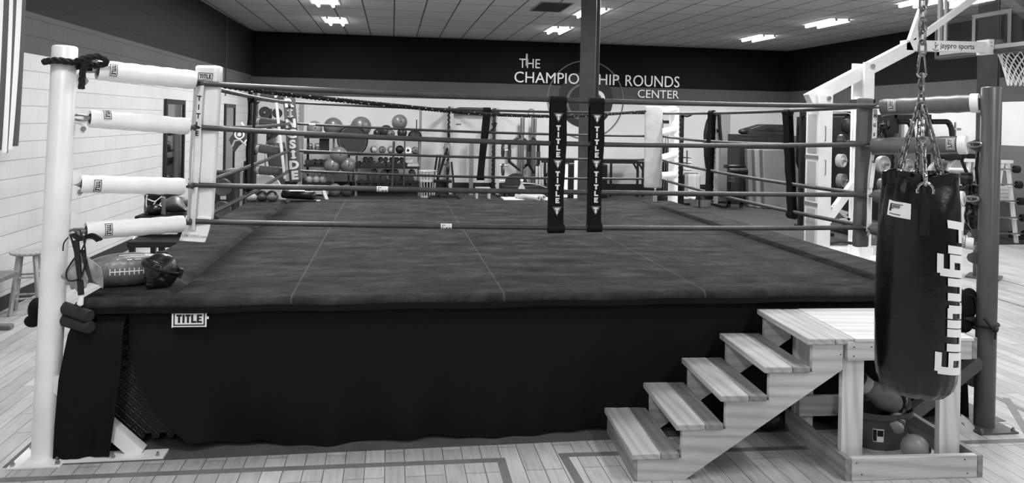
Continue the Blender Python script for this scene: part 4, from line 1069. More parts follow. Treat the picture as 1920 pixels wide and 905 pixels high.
# skipping rope hung on the lowest hook
jr = thing('skipping_rope', 'black skipping rope with white tipped handle hanging on the left front post', 'skipping rope', tuple(at(152, 440, Y=5.06)))
h0 = at(152, 432, Y=5.04)
b_ = MB(); P2 = lambda x, y, Y=5.0: at(x, y, Y=Y)
b_.tube(smooth_pts([P2(150, 432), P2(158, 455), P2(160, 490), P2(150, 520), P2(130, 526), P2(124, 512), P2(135, 490), P2(152, 470), P2(160, 450), P2(150, 438)], 8), .005, 7)
b_.tube(smooth_pts([P2(132, 440), P2(140, 470), P2(144, 500), P2(149, 515), P2(150, 545)], 8), .006, 7)
b_.tube(smooth_pts([P2(128, 445), P2(120, 455), P2(118, 470)], 6), .004, 7)
b_.build('cord', BLK, jr)
b_ = MB(); b_.tube([P2(143, 450), P2(146, 480), P2(149, 520)], [.016, .016, .014], 10); b_.tube([P2(150, 525), P2(152, 552)], [.018, .018], 12); b_.build('grip', BLK, jr)
b_ = MB(); b_.tube([P2(151.5, 550), P2(152.5, 556), P2(150, 570), P2(148.5, 572)], [.014, .014, .019, .012], 12); b_.build('handle_tip', WHT, jr)
b_ = MB(); b_.slab(lambda u, v: (P2(138 + 48 * v + 6 * math.sin(5 * u), 432 + 8 * u + 14 * v + 6 * math.sin(6 * v), 5.0 + .05 * u), Vector((0, -.7, .7)).normalized()), 6, 10, .012); b_.build('wrap', BLK, jr)
# padded work glove hanging below it
gv = thing('padded_glove', 'pale grey padded glove with fanned fingers hanging on the left front post', 'glove', tuple(P2(150, 545, 5.1)))
GLV = mat('glove_canvas', 150, .75, var=.18, scale=14, bump=.25)
b_ = MB()
def fan(x, y, Y=5.035): return at(x, y, Y=Y)
for x, y in ((117, 521), (124, 533), (135, 542), (147, 546), (159, 540), (168, 530)):
    a, c = fan(148, 492), fan(x, y); n_ = 8
    b_.tube([a.lerp(c, i / n_) for i in range(n_ + 1)], [.016 + .006 * math.sin(PI * i / n_) for i in range(n_)] + [.010], 8)
remesh(b_.build('fingers', GLV, gv), .006, 2)
b_ = MB(); b_.slab(lambda u, v: (at(148 + (u - .5) * (14 + 58 * v ** 1.2), 472 + 42 * v + 10 * abs(u - .5), Y=5.085 - .03 * math.sin(PI * u)), Vector((0, -1, 0))), 12, 8, .014); b_.build('palm', GLV, gv, smooth=70)
b_ = MB(); b_.slab(lambda u, v: (at(162 + u * 26 + 12 * v - 8 * v * v, 480 + 38 * v + 22 * u, Y=5.05 + .02 * math.sin(PI * u)), Vector((0, -1, 0))), 8, 8, .012); b_.build('thumb_flap', GLV, gv, smooth=70)
b_ = MB(); b_.slab(lambda u, v: (at(150 + 8 * u + 16 * v, 468 + 62 * v, Y=5.02), Vector((0, -1, 0))), 3, 10, .006)
b_.build('wrist_strap', mat('web_dark', 52, .8), gv)

# ---- football bag and headgear on the canvas
fb = thing('football_bag', 'large shiny grey leather football with white laces on the ring corner', 'football', (-1.745, 5.5, DZ))
FBM = mat('football_leather', 110, .3, var=.12, scale=20, bump=.25)
fc = Vector((-1.745, 5.47, DZ + .108)); fd = Vector((.95, .3, .0)).normalized(); R_ = .112; LH = .26
pr = [(R_ * max(0, math.cos(t)) ** .75 if abs(t) < PI / 2 - 1e-3 else 1e-5, LH * math.sin(t)) for t in [-PI / 2 + PI * i / 30 for i in range(31)]]
b_ = MB(); b_.lathe(pr, fc, fd, 32); b_.build('shell', FBM, fb, smooth=80)
fx, fy = perp(fd)
def fs_(s_, an, l=0.0):
    t = math.asin(max(-1, min(1, s_ / LH))); r = R_ * math.cos(t) ** .75 + l
    up = Vector((0, 0, 1)); sd = fd.cross(up)
    return fc + fd * s_ + (sd * math.cos(an) + up * math.sin(an)) * r
b_ = MB(); b_.tube([fs_(-.1 + .2 * i / 12, .05, .001) for i in range(13)], .0035, 6)
for i in range(8):
    s_ = -.1 + .2 * i / 7; b_.tube([fs_(s_, an, .004) for an in (-.14, .05, .24)], .0035, 6)
b_.build('laces', WHT, fb)
b_ = MB()
for s0, s1, a0 in ((-.05, .09, 1.12), (-.06, -.052, .8), (0, .03, .74), (.045, .085, .76)): b_.rects([(s0, a0, s1, a0 + .05)], lambda u, v: fs_(u, v, .002), 4)
b_.build('printed_mark', PAPER, fb)
hg = thing('headgear', 'black padded boxing headgear lying beside the football on the ring corner', 'headgear', (-1.53, 5.42, DZ))
hc = Vector((-1.525, 5.42, DZ + .098)); HM = Matrix.Rotation(.35, 3, 'Z') @ Matrix.Rotation(.35, 3, 'Y')
HGM = mat('headgear_leather', 24, .28, var=.15, scale=14, bump=.2)
def hw_(p): return hc + HM @ Vector(p)
b_ = MB()
for i in range(1, 18):
    th = PI * i / 18
    for k in range(36):
        a = 2 * PI * k / 36; d = Vector((math.sin(th) * math.cos(a), math.sin(th) * math.sin(a), math.cos(th)))
        face = Vector((-.92, 0, -.38)).normalized(); ear = abs(d.y)
        if d.dot(face) > .80 or d.z < -.72: continue
        if (d - Vector((.1, 1 if d.y > 0 else -1, -.15)).normalized()).length < .22: continue
        if abs(d.dot(Vector((.5, 0, .86)).normalized())) < .06 and d.x > 0 and abs(d.y) > .3: continue
        b_.ball(hw_((d.x * .098, d.y * .092, d.z * .105)), .024, 8)
for k in range(14):
    a = -1.1 + 2.2 * k / 13; b_.ball(hw_((-.098 * math.cos(a), .1 * math.sin(a), .045)), .027, 8)
for s_ in (-1, 1):
    for k in range(6): b_.ball(hw_((-.055 + .004 * k, s_ * .085, .03 - .022 * k)), .03, 8)
remesh(b_.build('shell', HGM, hg), .006, 3)
b_ = MB(); b_.tube([hw_((.121 * math.cos(a), .117 * math.sin(a), .03)) for a in [2 * PI * i / 28 for i in range(28)]], .009, 8, closed=True); b_.build('strap', BLK, hg)
b_ = MB(); b_.box(hw_((.125, .0, .03)), (.03, .08, .06), M=HM); b_.build('fastening_tab', BLK, hg, bevel=.004)
b_ = MB(); b_.box(at(304, 480, Y=5.62), (.075, .022, .07)); single(b_, 'speaker_box', BLK, 'small black box standing behind the headgear on the ring edge', 'box', bevel=.008)

# ================================================================== LEFT SIDE OF THE HALL
def along(o, y): return WL(y) + o
# striped flag hanging on the left wall
STR_D, STR_L = mat('flag_dark', 72, .8, bump=.1), mat('flag_light', 228, .8, bump=.1)
fl_t = thing('striped_flag', 'tall flag with dark and white stripes hanging at the left edge of the picture', 'flag', (-3.9, 8.1, 1.72))
n_ = 13; w_ = .092; y_end = at(47, 100, X=-3.93).y
bD, bL = MB(), MB()
for i in range(n_):
    y1 = y_end - w_ * i; y0 = y1 - w_
    mb_ = bD if i % 2 == 0 else bL
    def f(u, v, y0=y0, y1=y1):
        y = y0 + (y1 - y0) * u; k = (y_end - y)
        y -= (.14 * v ** 2 + .015 * v * math.sin(5 * k)) * max(0, 1 - k * 1.2)
        x = -3.93 + .012 * math.sin(22 * k + 1.4 * v) * (.3 + v)
        return Vector((x, y, 3.9 - (3.9 - 1.72 - .02 * math.sin(i * 2) - .05 * (i == 0)) * v)), Vector((1, 0, 0))
    mb_.slab(f, 5, 24, .004)
bD.build('dark_stripes', STR_D, fl_t, smooth=70); bL.build('light_stripes', STR_L, fl_t, smooth=70)
b_ = MB(); b_.tube([(-3.95, 7.2, 3.9), (-3.95, y_end + .04, 3.9)], .012, 8); b_.build('hanging_rod', STEEL, fl_t)
# wooden stool
so = Vector((-3.80, 8.80, 0)); sh = .655
stl = thing('wooden_stool', 'round wooden bar stool by the left wall behind the white ring post', 'stool', tuple(so))
SW = MATS['stool_wood']
b_ = MB(); b_.lathe([(1e-5, sh - .035), (.15, sh - .035), (.168, sh - .025), (.172, sh - .012), (.166, sh - .002), (.12, sh), (1e-5, sh - .003)], so, n=32); b_.build('seat', SW, stl)
LG = []
for k in range(4):
    a = PI / 4 + k * PI / 2 + .25; tp, bt2 = so + Vector((.105 * math.cos(a), .105 * math.sin(a), sh - .035)), so + Vector((.185 * math.cos(a), .185 * math.sin(a), 0))
    LG.append((tp, bt2)); b_ = MB(); b_.beam(bt2, tp, .036, .036, up=(math.cos(a), math.sin(a), 0)); b_.build('leg', SW, stl, bevel=.004)
for k in range(4):
    for z in ((.2, .42) if k % 2 else (.17, .39)):
        p = [tp.lerp(bt2, 1 - z / (sh - .035)) for tp, bt2 in (LG[k], LG[(k + 1) % 4])]
        b_ = MB(); b_.cyl(p[0], p[1], .011, n=10); b_.build('rung', SW, stl)
# dark bench along the wall
bn = thing('wooden_bench', 'dark low wooden bench end at the left picture edge in front of the stool', 'bench', (-3.9, 7.7, 0))
BW = MATS['bench_wood']; q = at(35, 511, Y=8.28)
b_ = MB(); b_.bx(-4.06, q.x, 6.6, 8.30, .50, .545); b_.build('seat_board', BW, bn, bevel=.004)
for y in (8.13, 6.8):
    b_ = MB(); b_.bx(-3.97, -3.88, y - .03, y + .03, .05, .50); b_.build('leg', BW, bn)
    b_ = MB(); b_.bx(-4.05, q.x + .02, y - .04, y + .04, 0, .05); b_.build('foot', BW, bn, bevel=.01)
b_ = MB(); b_.bx(-3.95, -3.91, 6.83, 8.1, .22, .29); b_.build('stretcher', BW, bn)
# black cloth end showing left of the post
b_ = MB(); q = at(69, 580, Y=5.17); b_.ball(q, (.05, .05, .075)); b_.ball(q + Vector((-.02, 0, -.07)), (.05, .045, .04)); single(b_, 'hand_wrap', SKIRT, 'black cloth bundle peeping out left of the white ring post', 'cloth')
# mirrors on the left wall
MIR = mat('mirror_glass', 150, .04, 1.0)
def mirror(x0, x1, yt, zb, label):
    a, c = at(x0, yt, X=WL(14)), at(x1, yt, X=WL(14)); t = thing('wall_mirror', label, 'mirror', (along(.03, a.y), a.y, zb), group=None)
    y0, y1, z0, z1 = a.y, c.y, zb, a.z; b_ = MB()
    for p in ((y0, y0 + .09, z0, z1), (y1 - .09, y1, z0, z1)): b_.bx(along(.004, a.y), along(.05, a.y), p[0], p[1], p[2], p[3])
    for p in ((y0 + .09, y1 - .09, z0, z0 + .09), (y0 + .09, y1 - .09, z1 - .09, z1)): b_.bx(along(.004, a.y), along(.05, a.y), p[0], p[1], p[2], p[3])
    b_.build('frame', BLKM, t); MB().bx(along(.004, a.y), along(.03, a.y), y0 + .09, y1 - .09, z0 + .09, z1 - .09).build('glass', MIR, t)
mirror(307, 343, 185, .62, 'tall black framed mirror on the left wall beside the white corner pad')
mirror(415, 434, 194, .62, 'narrower black framed mirror on the left wall near the back corner')
# black two-step platform beside the ring
sp_ = thing('step_platform', 'black two level step unit left of the ring holding a padded boot', 'steps', (-2.95, 10.1, 0))
b_ = MB(); p0, p1 = at(252, 405, Y=9.9), at(350, 405, Y=9.9); b_.bx(p0.x, p1.x + .1, 9.9, 10.5, p0.z - .06, p0.z); b_.build('top_board', BLK, sp_, bevel=.01); zt = p0.z
p0, p1 = at(240, 452, Y=9.6), at(342, 452, Y=9.6); b_ = MB(); b_.bx(p0.x, p1.x + .1, 9.55, 9.95, p0.z - .07, p0.z); b_.build('lower_board', BLK, sp_, bevel=.01); zl_ = p0.z
for x in (p0.x + .05, p0.x + .38, p1.x + .05):
    for y, z in ((9.6, zl_ - .07), (10.42, zt - .06)): b_ = MB(); b_.beam((x, y, 0), (x, y, z), .06, .06, up=(0, 1, 0)); b_.build('leg', BLKM, sp_)
b_ = MB(); b_.beam((p0.x - .02, 9.5, .0), (p0.x + .0, 9.95, zt - .1), .03, .07, up=(0, -1, .5)); b_.build('side_rail', WHTM, sp_)
b_ = MB(); b_.bx(p0.x + .02, p1.x + .08, 9.97, 10.02, zl_ - .05, zl_ + .02); b_.build('cross_bar', BLKM, sp_)
# padded boot and cushion on top of it
bo = thing('padded_boot', 'black high padded boot with white piping on the black step unit', 'boot', tuple(at(288, 401, Y=10.1)))
c = at(288, 383, Y=10.1); k = .0068
b_ = MB(); b_.lathe([(.05, -.13), (.105, -.125), (.11, -.05), (.105, .06), (.112, .12), (.09, .13), (.085, .05)], c, n=24); b_.ball(c + Vector((.03, -.08, -.05)), (.1, .1, .075)); b_.build('shell', BLKV, bo)
b_ = MB()
for pts in ([(276, 365), (274, 380), (277, 400)], [(277, 373), (287, 377), (293, 376), (303, 368)], [(293, 376), (286, 387), (285, 395)], [(301, 380), (300, 385), (303, 386)]): b_.tube(smooth_pts([at(x, y, Y=9.975) for x, y in pts], 6), .007, 6)
b_.build('piping', PAPER, bo)
b_ = MB(); b_.slab(lambda u, v: (at(303 + 45 * u, 398 - 30 * math.sin(PI * (.12 + .8 * u)) * v, Y=10.15 - .1 * math.sin(PI * v)), Vector((0, -1, 0))), 16, 8, .07); single(b_, 'kick_shield', mat('shield_grey', 84, .4, bump=.15), 'grey half round strike cushion behind the boot on the black step unit', 'cushion', smooth=60)
b_ = MB(); b_.slab(lambda u, v: (at(301 + 8 * u, 402 - 34 * v + 2 * u, Y=10.0), Vector((0, -1, 0))), 4, 8, .05); single(b_, 'curved_pad', MDG, 'narrow grey upright pad right of the padded boot on the step unit', 'pad', bevel=.01)
b_ = MB(); b_.ball(at(335, 366, Y=10.4), (.14, .1, .08)); b_.v = [v - Vector((0, 0, .1)) for v in b_.v]; single(b_, 'stuffed_pad', DKG, 'dark stuffed pad lying behind the grey cushion on the step unit', 'pad')

# ================================================================== GYM EQUIPMENT BEHIND THE RING
def disc(b_, c, r, w, ax=(0, 1, 0), n=28, hole=.12):
    """weight plate: rim, recess and hub"""
    b_.lathe([(r * hole, -w / 2), (r * .3, -w / 2), (r * .34, -w * .3), (r * .8, -w * .3), (r * .86, -w / 2), (r * .98, -w / 2), (r, -w * .35), (r, w * .35), (r * .98, w / 2), (r * .86, w / 2), (r * .8, w * .3), (r * .34, w * .3), (r * .3, w / 2), (r * hole, w / 2)], c, ax, n)
def notch_post(b_, x, y, z0, z1, w=.08, d=.08, step=.1):
    """square upright with a row of square teeth"""
    b_.bx(x - w / 2, x + w / 2, y, y + d, z0, z1)
    z = z0 + .15
    while z < z1 - .1: b_.bx(x - w / 2 - .018, x - w / 2, y + .01, y + d - .01, z, z + step * .5); z += step
# ---- left back corner: bikes, body protector, dummy, speaker
def bike(x, yb, Y, label, flip=1, light=True):
    p = at(x, yb, Y=Y); p.z = 0; t = thing('exercise_bike', label, 'exercise bike', tuple(p)); fm = mat('bike_white', 190, .35) if light else DKG
    S = lambda a, z: Vector((p.x + flip * a, p.y, z))
    for a in (-.5, .55): b_ = MB(); b_.beam(S(a, .04) + Vector((0, -.25, 0)), S(a, .04) + Vector((0, .25, 0)), .07, .06); b_.build('foot', BLKM, t)
    b_ = MB(); b_.beam(S(-.5, .06), S(.55, .06), .07, .07); b_.beam(S(-.1, .06), S(-.28, .85), .06, .06); b_.beam(S(.2, .1), S(.48, .95), .06, .07); b_.beam(S(-.18, .5), S(.38, .62), .06, .07); b_.build('frame', BLKM, t)
    b_ = MB(); disc(b_, S(.42, .86) + Vector((0, -.22, 0)), .3, .06); b_.build('flywheel', mat('flywheel_grey', 172, .35), t)
    b_ = MB(); b_.slab(lambda u, v: (S(.05 + .85 * u, .28 + .62 * v * math.sin(PI * (.15 + .75 * u))) + Vector((0, .03, 0)), Vector((0, -1, 0))), 16, 6, .06); b_.build('wheel_cover', fm, t)
    b_ = MB(); b_.ball(S(-.3, .93), (.14, .09, .045)); b_.build('saddle', BLK, t)
    b_ = MB(); b_.tube(fillet([S(.48, .93) + Vector((0, .22, .1)), S(.5, 1.05) + Vector((0, .2, 0)), S(.5, 1.05) + Vector((0, -.2, 0)), S(.62, 1.12) + Vector((0, -.22, 0))], .08), .018, 8); b_.build('handlebar', BLK, t)
    b_ = MB(); b_.cyl(S(.02, .36) + Vector((0, -.1, 0)), S(.02, .36) + Vector((0, .1, 0)), .09, n=18); b_.beam(S(.02, .36) + Vector((0, -.12, 0)), S(.1, .2) + Vector((0, -.12, 0)), .03, .03); b_.build('crank', STEEL, t)
bike(451, 370, 13.6, 'exercise bike with light grey flywheel behind the far left corner pads')
bike(398, 372, 15.0, 'exercise bike with light curved cover behind the far left ring post')
bv = thing('body_protector', 'dark body protector with two ringed round targets behind the far left ring post', 'body protector', tuple(at(455, 290, Y=14.2)))
b_ = MB(); b_.slab(lambda u, v: (at(434 + 46 * v * (1 - .0 * u) + 10 * (u - .5) * (1 - v), 278 - 48 * math.sin(.35 + 2.0 * v) + 34 * u * (.7 + .4 * v) + 12 * v, Y=14.2 - .12 * math.sin(PI * v)), Vector((0, -1, 0))), 12, 16, .08); b_.build('shell', mat('protector_grey', 78, .45, bump=.12), bv, smooth=60)
for x, y in ((449, 252), (467, 269)):
    b_ = MB(); q = at(x, y, Y=14.02); ring(b_, q, .085, .06, q.y - .02, q.y + .02, 28); ring(b_, q, .035, 1e-3, q.y - .02, q.y + .02, 20); b_.build('target_ring', PAPER, bv)
b_ = MB(); b_.tube([at(x, y, Y=14.0) for x, y in ((435, 275), (440, 264), (450, 262), (460, 272), (466, 284))], .018, 8); b_.build('edge_piping', LTG, bv)
b_ = MB(); b_.tube([at(x, y, Y=14.05) for x, y in ((452, 230), (458, 238), (463, 243))], .02, 8); b_.build('shoulder_band', PAPER, bv)
b_ = MB(); q = at(458, 375, Y=14.5); b_.lathe([(.26, 0), (.26, .1), (.2, .16), (.05, .2), (.05, 1.0), (.04, 1.3)], (q.x, 14.6, 0), n=24); b_.build('stand', BLK, bv)
sb = thing('speaker_cabinet', 'black speaker cabinet standing left of the far left ring corner', 'speaker', tuple(at(418, 376, Y=13.0)))
p = at(418, 322, Y=13); b_ = MB(); b_.bx(p.x - .22, p.x + .2, 13, 13.4, 0, p.z); b_.build('cabinet', BLK, sb, bevel=.02); b_ = MB(); b_.bx(p.x - .03, p.x + .06, 12.985, 13.0, p.z - .45, p.z - .37); b_.build('badge', LTG, sb)
b_ = MB()
for z in (p.z - .25, p.z - .62): b_.lathe([(.05, .0), (.13, -.02), (.15, 0), (.15, .01)], (p.x, 12.99, z), (0, 1, 0), 24)
b_.build('driver', DKG, sb)
# plate tree with dark plates
ptree = thing('plate_tree', 'black weight plate tree with round dark plates behind the far left corner', 'plate tree', tuple(at(505, 365, Y=17.5)))
q = at(505, 200, Y=17.5); b_ = MB(); b_.bx(q.x - .05, q.x + .05, 17.5, 17.6, 0, 2.3); b_.bx(q.x - .4, q.x + .4, 17.45, 17.65, 0, .07); b_.build('frame', BLKM, ptree)
for x, y, r in ((497, 211, 11), (520, 212, 9), (512, 250, 9), (500, 328, 12), (518, 345, 10)):
    q = at(x, y, Y=17.35); b_ = MB(); disc(b_, q, r * .0121, .05); b_.build('plate', mat('plate_dark', 44, .45), ptree); b_ = MB(); b_.cyl(q - Vector((0, .08, 0)), q + Vector((0, .2, 0)), .025, n=10); b_.build('peg', STEEL, ptree)
# bag-like dark shapes: floor dummy
dmy = thing('freestanding_bag', 'dark freestanding punching bag behind the far left turnbuckle pads', 'punching bag', tuple(at(516, 370, Y=15.6)))
q = at(516, 290, Y=15.6); b_ = MB(); b_.lathe([(.02, .45), (.17, .47), (.2, .55), (.2, 1.5), (.18, 1.62), (.08, 1.7), (1e-5, 1.71)], (q.x, 15.6, 0), n=24); b_.build('bag', mat('dark_vinyl2', 58, .35, bump=.15), dmy); b_ = MB(); b_.lathe([(.3, 0), (.31, .1), (.27, .3), (.16, .42), (.1, .46), (1e-5, .46)], (q.x, 15.6, 0), n=24); b_.build('base', BLK, dmy); b_ = MB(); b_.slab(lambda u, v: (Vector((q.x + .204 * math.sin(-1.2 + .35 * u + .9 * v), 15.6 - .204 * math.cos(-1.2 + .35 * u + .9 * v), 1.5 - .8 * v)), Vector((0, -1, 0))), 6, 12, .004); b_.build('white_band', PAPER, dmy)
# gear lying on the far edge of the ring
g_ = 'training gear on the far edge of the canvas'
q = at(565, 372, z=DZ)
ks = thing('kick_shield', 'black kick shield lying on the far canvas edge by the grey corner pad', 'kick shield', (q.x, 10.75, DZ))
b_ = MB(); b_.box((q.x, 10.78, DZ + .085), (.46, .2, .11), M=Matrix.Rotation(.06, 3, 'Y')); b_.build('pad', BLKV, ks, bevel=.04); b_ = MB(); b_.box((q.x - .02, 10.74, DZ + .143), (.2, .12, .008)); b_.build('white_panel', PAPER, ks); b_ = MB(); b_.tube([(q.x + .2, 10.68, DZ + .06), (q.x + .3, 10.7, DZ + .05), (q.x + .38, 10.7, DZ + .02)], .008, 6); b_.build('strap', DKG, ks)
for x, lb, gx in ((483, 'pale wrapped focus mitt lying on the far left corner of the canvas', LTG), (500, 'dark flat focus mitt lying on the far edge of the canvas', DKG), (518, 'small grey focus mitt lying left of the black kick shield', MDG)):
    q = at(x, 372, z=DZ); t = thing('focus_mitt', lb, 'focus mitt', (q.x, 10.7, DZ)); b_ = MB(); b_.ball((q.x, 10.7, DZ + .06), (.085, .08, .06)); b_.build('pad', gx, t); b_ = MB(); b_.tube(arc((q.x, 10.66, DZ + .08), .06, .2, PI - .2, 8), .016, 8); b_.build('strap', BLK, t)
b_ = MB(); q = at(598, 372.5, z=DZ); b_.tube([(q.x, 10.7, DZ + .012), (q.x + .05, 10.7, DZ + .012)], .011, 8); single(b_, 'tape_roll_end', PAPER, 'small white scrap on the far canvas edge right of the kick shield', 'scrap')
# ---- ball and dumbbell shelves against the back wall
YS2 = 21.2
SHM, SHG = BLKM, mat('rack_grey', 128, .4)
K = at(700, 300, Y=YS2).x - at(699, 300, Y=YS2).x
def Q(x, y, Y=YS2): return at(x, y, Y=Y)
rk = thing('storage_rack', 'long black storage rack of balls and dumbbells along the back wall', 'storage rack', (Q(680, 300).x, YS2, 0))
def upr(x, yt, m_, w=.07): p = Q(x, yt); b_ = MB(); b_.bx(p.x - w / 2, p.x + w / 2, YS2 - .04, YS2 + .04, 0, p.z); b_.build('upright', m_, rk)
b_ = MB(); p = Q(566, 195); notch_post(b_, p.x, YS2 - .1, 0, p.z, .12, .1, .12); b_.build('upright', SHG, rk)
upr(626, 255, SHG, .05); upr(669, 292, SHG, .06); upr(655, 262, SHM, .05); upr(789, 199, SHG, .07); upr(663, 300, SHM, .04)
shelf_z = {}
for nm, x0, x1, y in (('a', 571, 626, 284), ('b', 571, 626, 308), ('c', 571, 626, 341), ('t', 572, 788, 254.5), ('m', 668, 786, 286.5), ('d', 668, 786, 310.5), ('e', 668, 786, 337.5), ('f', 668, 786, 346)):
    p0, p1 = Q(x0, y), Q(x1, y + .021 * (x1 - x0)); z = (p0.z + p1.z) / 2; shelf_z[nm] = z
    b_ = MB(); b_.bx(p0.x, p1.x, YS2 - .22, YS2 + .3, z - .035, z); b_.bx(p0.x, p1.x, YS2 - .235, YS2 - .22, z - .05, z + .02); b_.build('shelf', SHM, rk)
b_ = MB()
for x in (575, 786): p = Q(x, 300); b_.bx(p.x - .03, p.x + .03, YS2 + .24, YS2 + .3, 0, shelf_z['t'])
b_.build('rear_frame', SHM, rk)
b_ = MB(); p = Q(738, 290); b_.tube([(p.x, YS2 - .28, shelf_z['m'] + .35), (p.x - .02, YS2 - .28, .3)], .035, 8); p = Q(758, 290); b_.tube([(p.x, YS2 - .28, shelf_z['m'] + .35), (p.x, YS2 - .28, .3)], .02, 8); b_.build('hanging_strap', DKG, rk)
def ballt(x, y, r, g, label, cat='exercise ball', z=None, Y=YS2, shine=.3, sq=1.0):
    p = Q(x, y, Y); R = r * K * (Y / YS2)
    if z is not None: p.z = z + R * sq
    t = thing('exercise_ball', label, cat, (p.x, p.y, p.z - R)); b_ = MB(); b_.ball(p, (R, R, R * sq), 28)
    b_.build('ball', mat('ball_%d' % g, g, shine, var=.05, scale=3), t)
    b_ = MB(); b_.lathe([(.02, 0), (.022, .004), (1e-5, .006)], p + Vector((.2, -1, .1)).normalized() * R * .985, (.2, -1, .1), 10); b_.build('valve', BLK, t)
    return t
zt_ = shelf_z['t']
ballt(590, 232, 14.5, 122, 'light grey exercise ball, leftmost on top of the storage rack', z=zt_)
ballt(625, 231, 18, 96, 'large dark grey exercise ball, second from left on top of the storage rack', z=zt_)
ballt(677, 230, 19.5, 100, 'largest exercise ball on top of the storage rack, above the round trampoline', z=zt_)
ballt(724, 243, 12, 52, 'black exercise ball under the lighter one on top of the storage rack', z=zt_)
b3 = ballt(749, 229, 15, 112, 'grey exercise ball resting highest at the right of the storage rack top', Y=YS2 - .02)
ballt(708, 247, 8, 40, 'small black ball left of the black one on top of the storage rack', z=zt_)
ballt(733, 248, 7.5, 92, 'small grey ball in front of the black one on top of the storage rack', z=zt_, Y=YS2 - .2)
ballt(754, 248, 9.5, 46, 'black ball supporting the highest grey one on the storage rack', z=zt_)
b_ = MB(); p = Q(778, 250); b_.lathe([(.2, 0), (.2, .05), (.17, .14), (.1, .2), (1e-5, .215)], (p.x, YS2, zt_), n=28); single(b_, 'balance_dome', BLK, 'black half dome balance trainer at the right end of the rack top', 'balance dome')
b_ = MB(); b_.bx(Q(780, 240).x, Q(782, 240).x, YS2 + .05, YS2 + .1, zt_ + .23, Q(780, 224).z); b_.bx(Q(778, 240).x, Q(785, 240).x, YS2 + .02, YS2 + .12, zt_ + .217, zt_ + .235); single(b_, 'bottle_brush', BLK, 'thin black upright stick on the dome at the right end of the rack top', 'stick')
# ball column inside the rack
ballt(636, 291, 17, 108, 'grey exercise ball on top of the stack inside the rack', z=None, Y=YS2 - .3)
ballt(623, 311, 15.5, 104, 'left middle ball of the stack inside the storage rack', Y=YS2 - .3)
ballt(652, 310, 15, 100, 'right middle ball of the stack inside the storage rack', Y=YS2 - .3)
ballt(628, 341, 12.5, 98, 'left bottom ball of the stack inside the storage rack', z=.012, Y=YS2 - .3)
ballt(650, 341, 11.5, 70, 'right bottom dark ball of the stack inside the storage rack', z=.012, Y=YS2 - .3)
# round trampoline leaning on the rack
tr = thing('mini_trampoline', 'round black mini trampoline leaning against the storage rack below the largest ball', 'trampoline', tuple(Q(661, 300, YS2 - .4)))
c = Q(661, 263, YS2 - .42); ax = Vector((.15, 1, .12)).normalized(); R = 27.5 * K; x_, y_ = perp(ax)
b_ = MB(); b_.tube([c + x_ * (R * math.cos(a)) + y_ * (R * math.sin(a)) for a in [2 * PI * i / 40 for i in range(40)]], .022, 8, closed=True); b_.build('rim', BLKM, tr)
b_ = MB(); b_.lathe([(1e-5, 0), (R * .93, 0), (R * .93, .006), (1e-5, .006)], c, ax, 40); b_.build('mat', mat('trampoline_mat', 52, .7), tr)
for k in range(3):
    a = k * 2 * PI / 3 + .5; p = c + x_ * (R * .8 * math.cos(a)) + y_ * (R * .8 * math.sin(a)); b_ = MB(); b_.tube([p, p + ax * .46], .018, 8); b_.build('leg', STEEL, tr)
# medicine balls
zm_ = shelf_z['m']
for x, r, g, lb in ((701, 7, 60, 'two tone medicine ball, leftmost on the medicine ball shelf'), (716.5, 7, 118, 'grey medicine ball, second on the medicine ball shelf'), (733, 7, 128, 'pale and black medicine ball behind the hanging strap'), (749.5, 8, 30, 'black medicine ball right of the hanging straps'), (778, 7, 116, 'grey medicine ball at the right end of its shelf')):
    t = ballt(x, 279, r, g, lb, 'medicine ball', z=zm_, shine=.5); t.name = 'medicine_ball'
    if x in (701, 733):
        p = Vector(t.location) + Vector((0, 0, r * K)); b_ = MB(); b_.ball(p + Vector((.012, -.012, .004)), r * K * .985, 20); b_.build('light_panel', LTG, t)
t = thing('tape_roll', 'white round roll with a dark centre on the medicine ball shelf', 'roll', (Q(765, 281).x, YS2 - .1, zm_)); p = Q(765, 281, YS2 - .1); p.z = zm_ + .1; b_ = MB(); b_.lathe([(.035, -.06), (.1, -.06), (.1, .06), (.035, .06), (.035, -.06)], p, (0, 1, 0), 24); b_.build('roll', PAPER, t); b_ = MB(); b_.cyl(p - Vector((0, .055, 0)), p + Vector((0, .055, 0)), .036, n=14); b_.build('core', BLK, t)
# dumbbells
db = thing('dumbbell', '', 'dumbbell', (0, 0, 0), world=False)
DBM = mat('dumbbell_rubber', 38, .5)
for s_ in (-1, 1):
    b_ = MB(); b_.lathe([(.06, -.05), (.075, -.035), (.075, .035), (.06, .05)], (0, s_ * .12, .065), (0, 1, 0), 6); b_.build('head', DBM, db, world=False, smooth=0)
b_ = MB(); b_.cyl((0, -.07, .065), (0, .07, .065), .016, n=10); b_.build('handle', STEEL, db, world=False)
fd_ = True; R2 = random.Random(3)
def put_db(x, z, label, group, sc=1.0, Y=YS2):
    global fd_
    p = Q(x, 310)
    if fd_: o = db; fd_ = False
    else: o = dup(db, (0, 0, 0), 0)
    o.location = (p.x, Y, z); o.rotation_euler = (0, 0, R2.uniform(-.15, .15)); o.scale = (sc, sc, sc); o['label'] = label; o['group'] = group
lb1 = 'dark hexagonal dumbbell on the upper dumbbell shelf of the storage rack'
for i, x in enumerate((672, 682, 691, 701, 711, 721, 731, 741, 751, 760)): put_db(x, shelf_z['d'] + .0, lb1, 'dumbbells on the upper shelf', 1.0 - .03 * (i % 3))
lb1b = 'dark hexagonal dumbbell stacked as second layer on the upper dumbbell shelf'
for x in (686, 695, 714, 723, 734, 743, 753): put_db(x, shelf_z['d'] + .125, lb1b, 'stacked dumbbells on the upper shelf', .95)
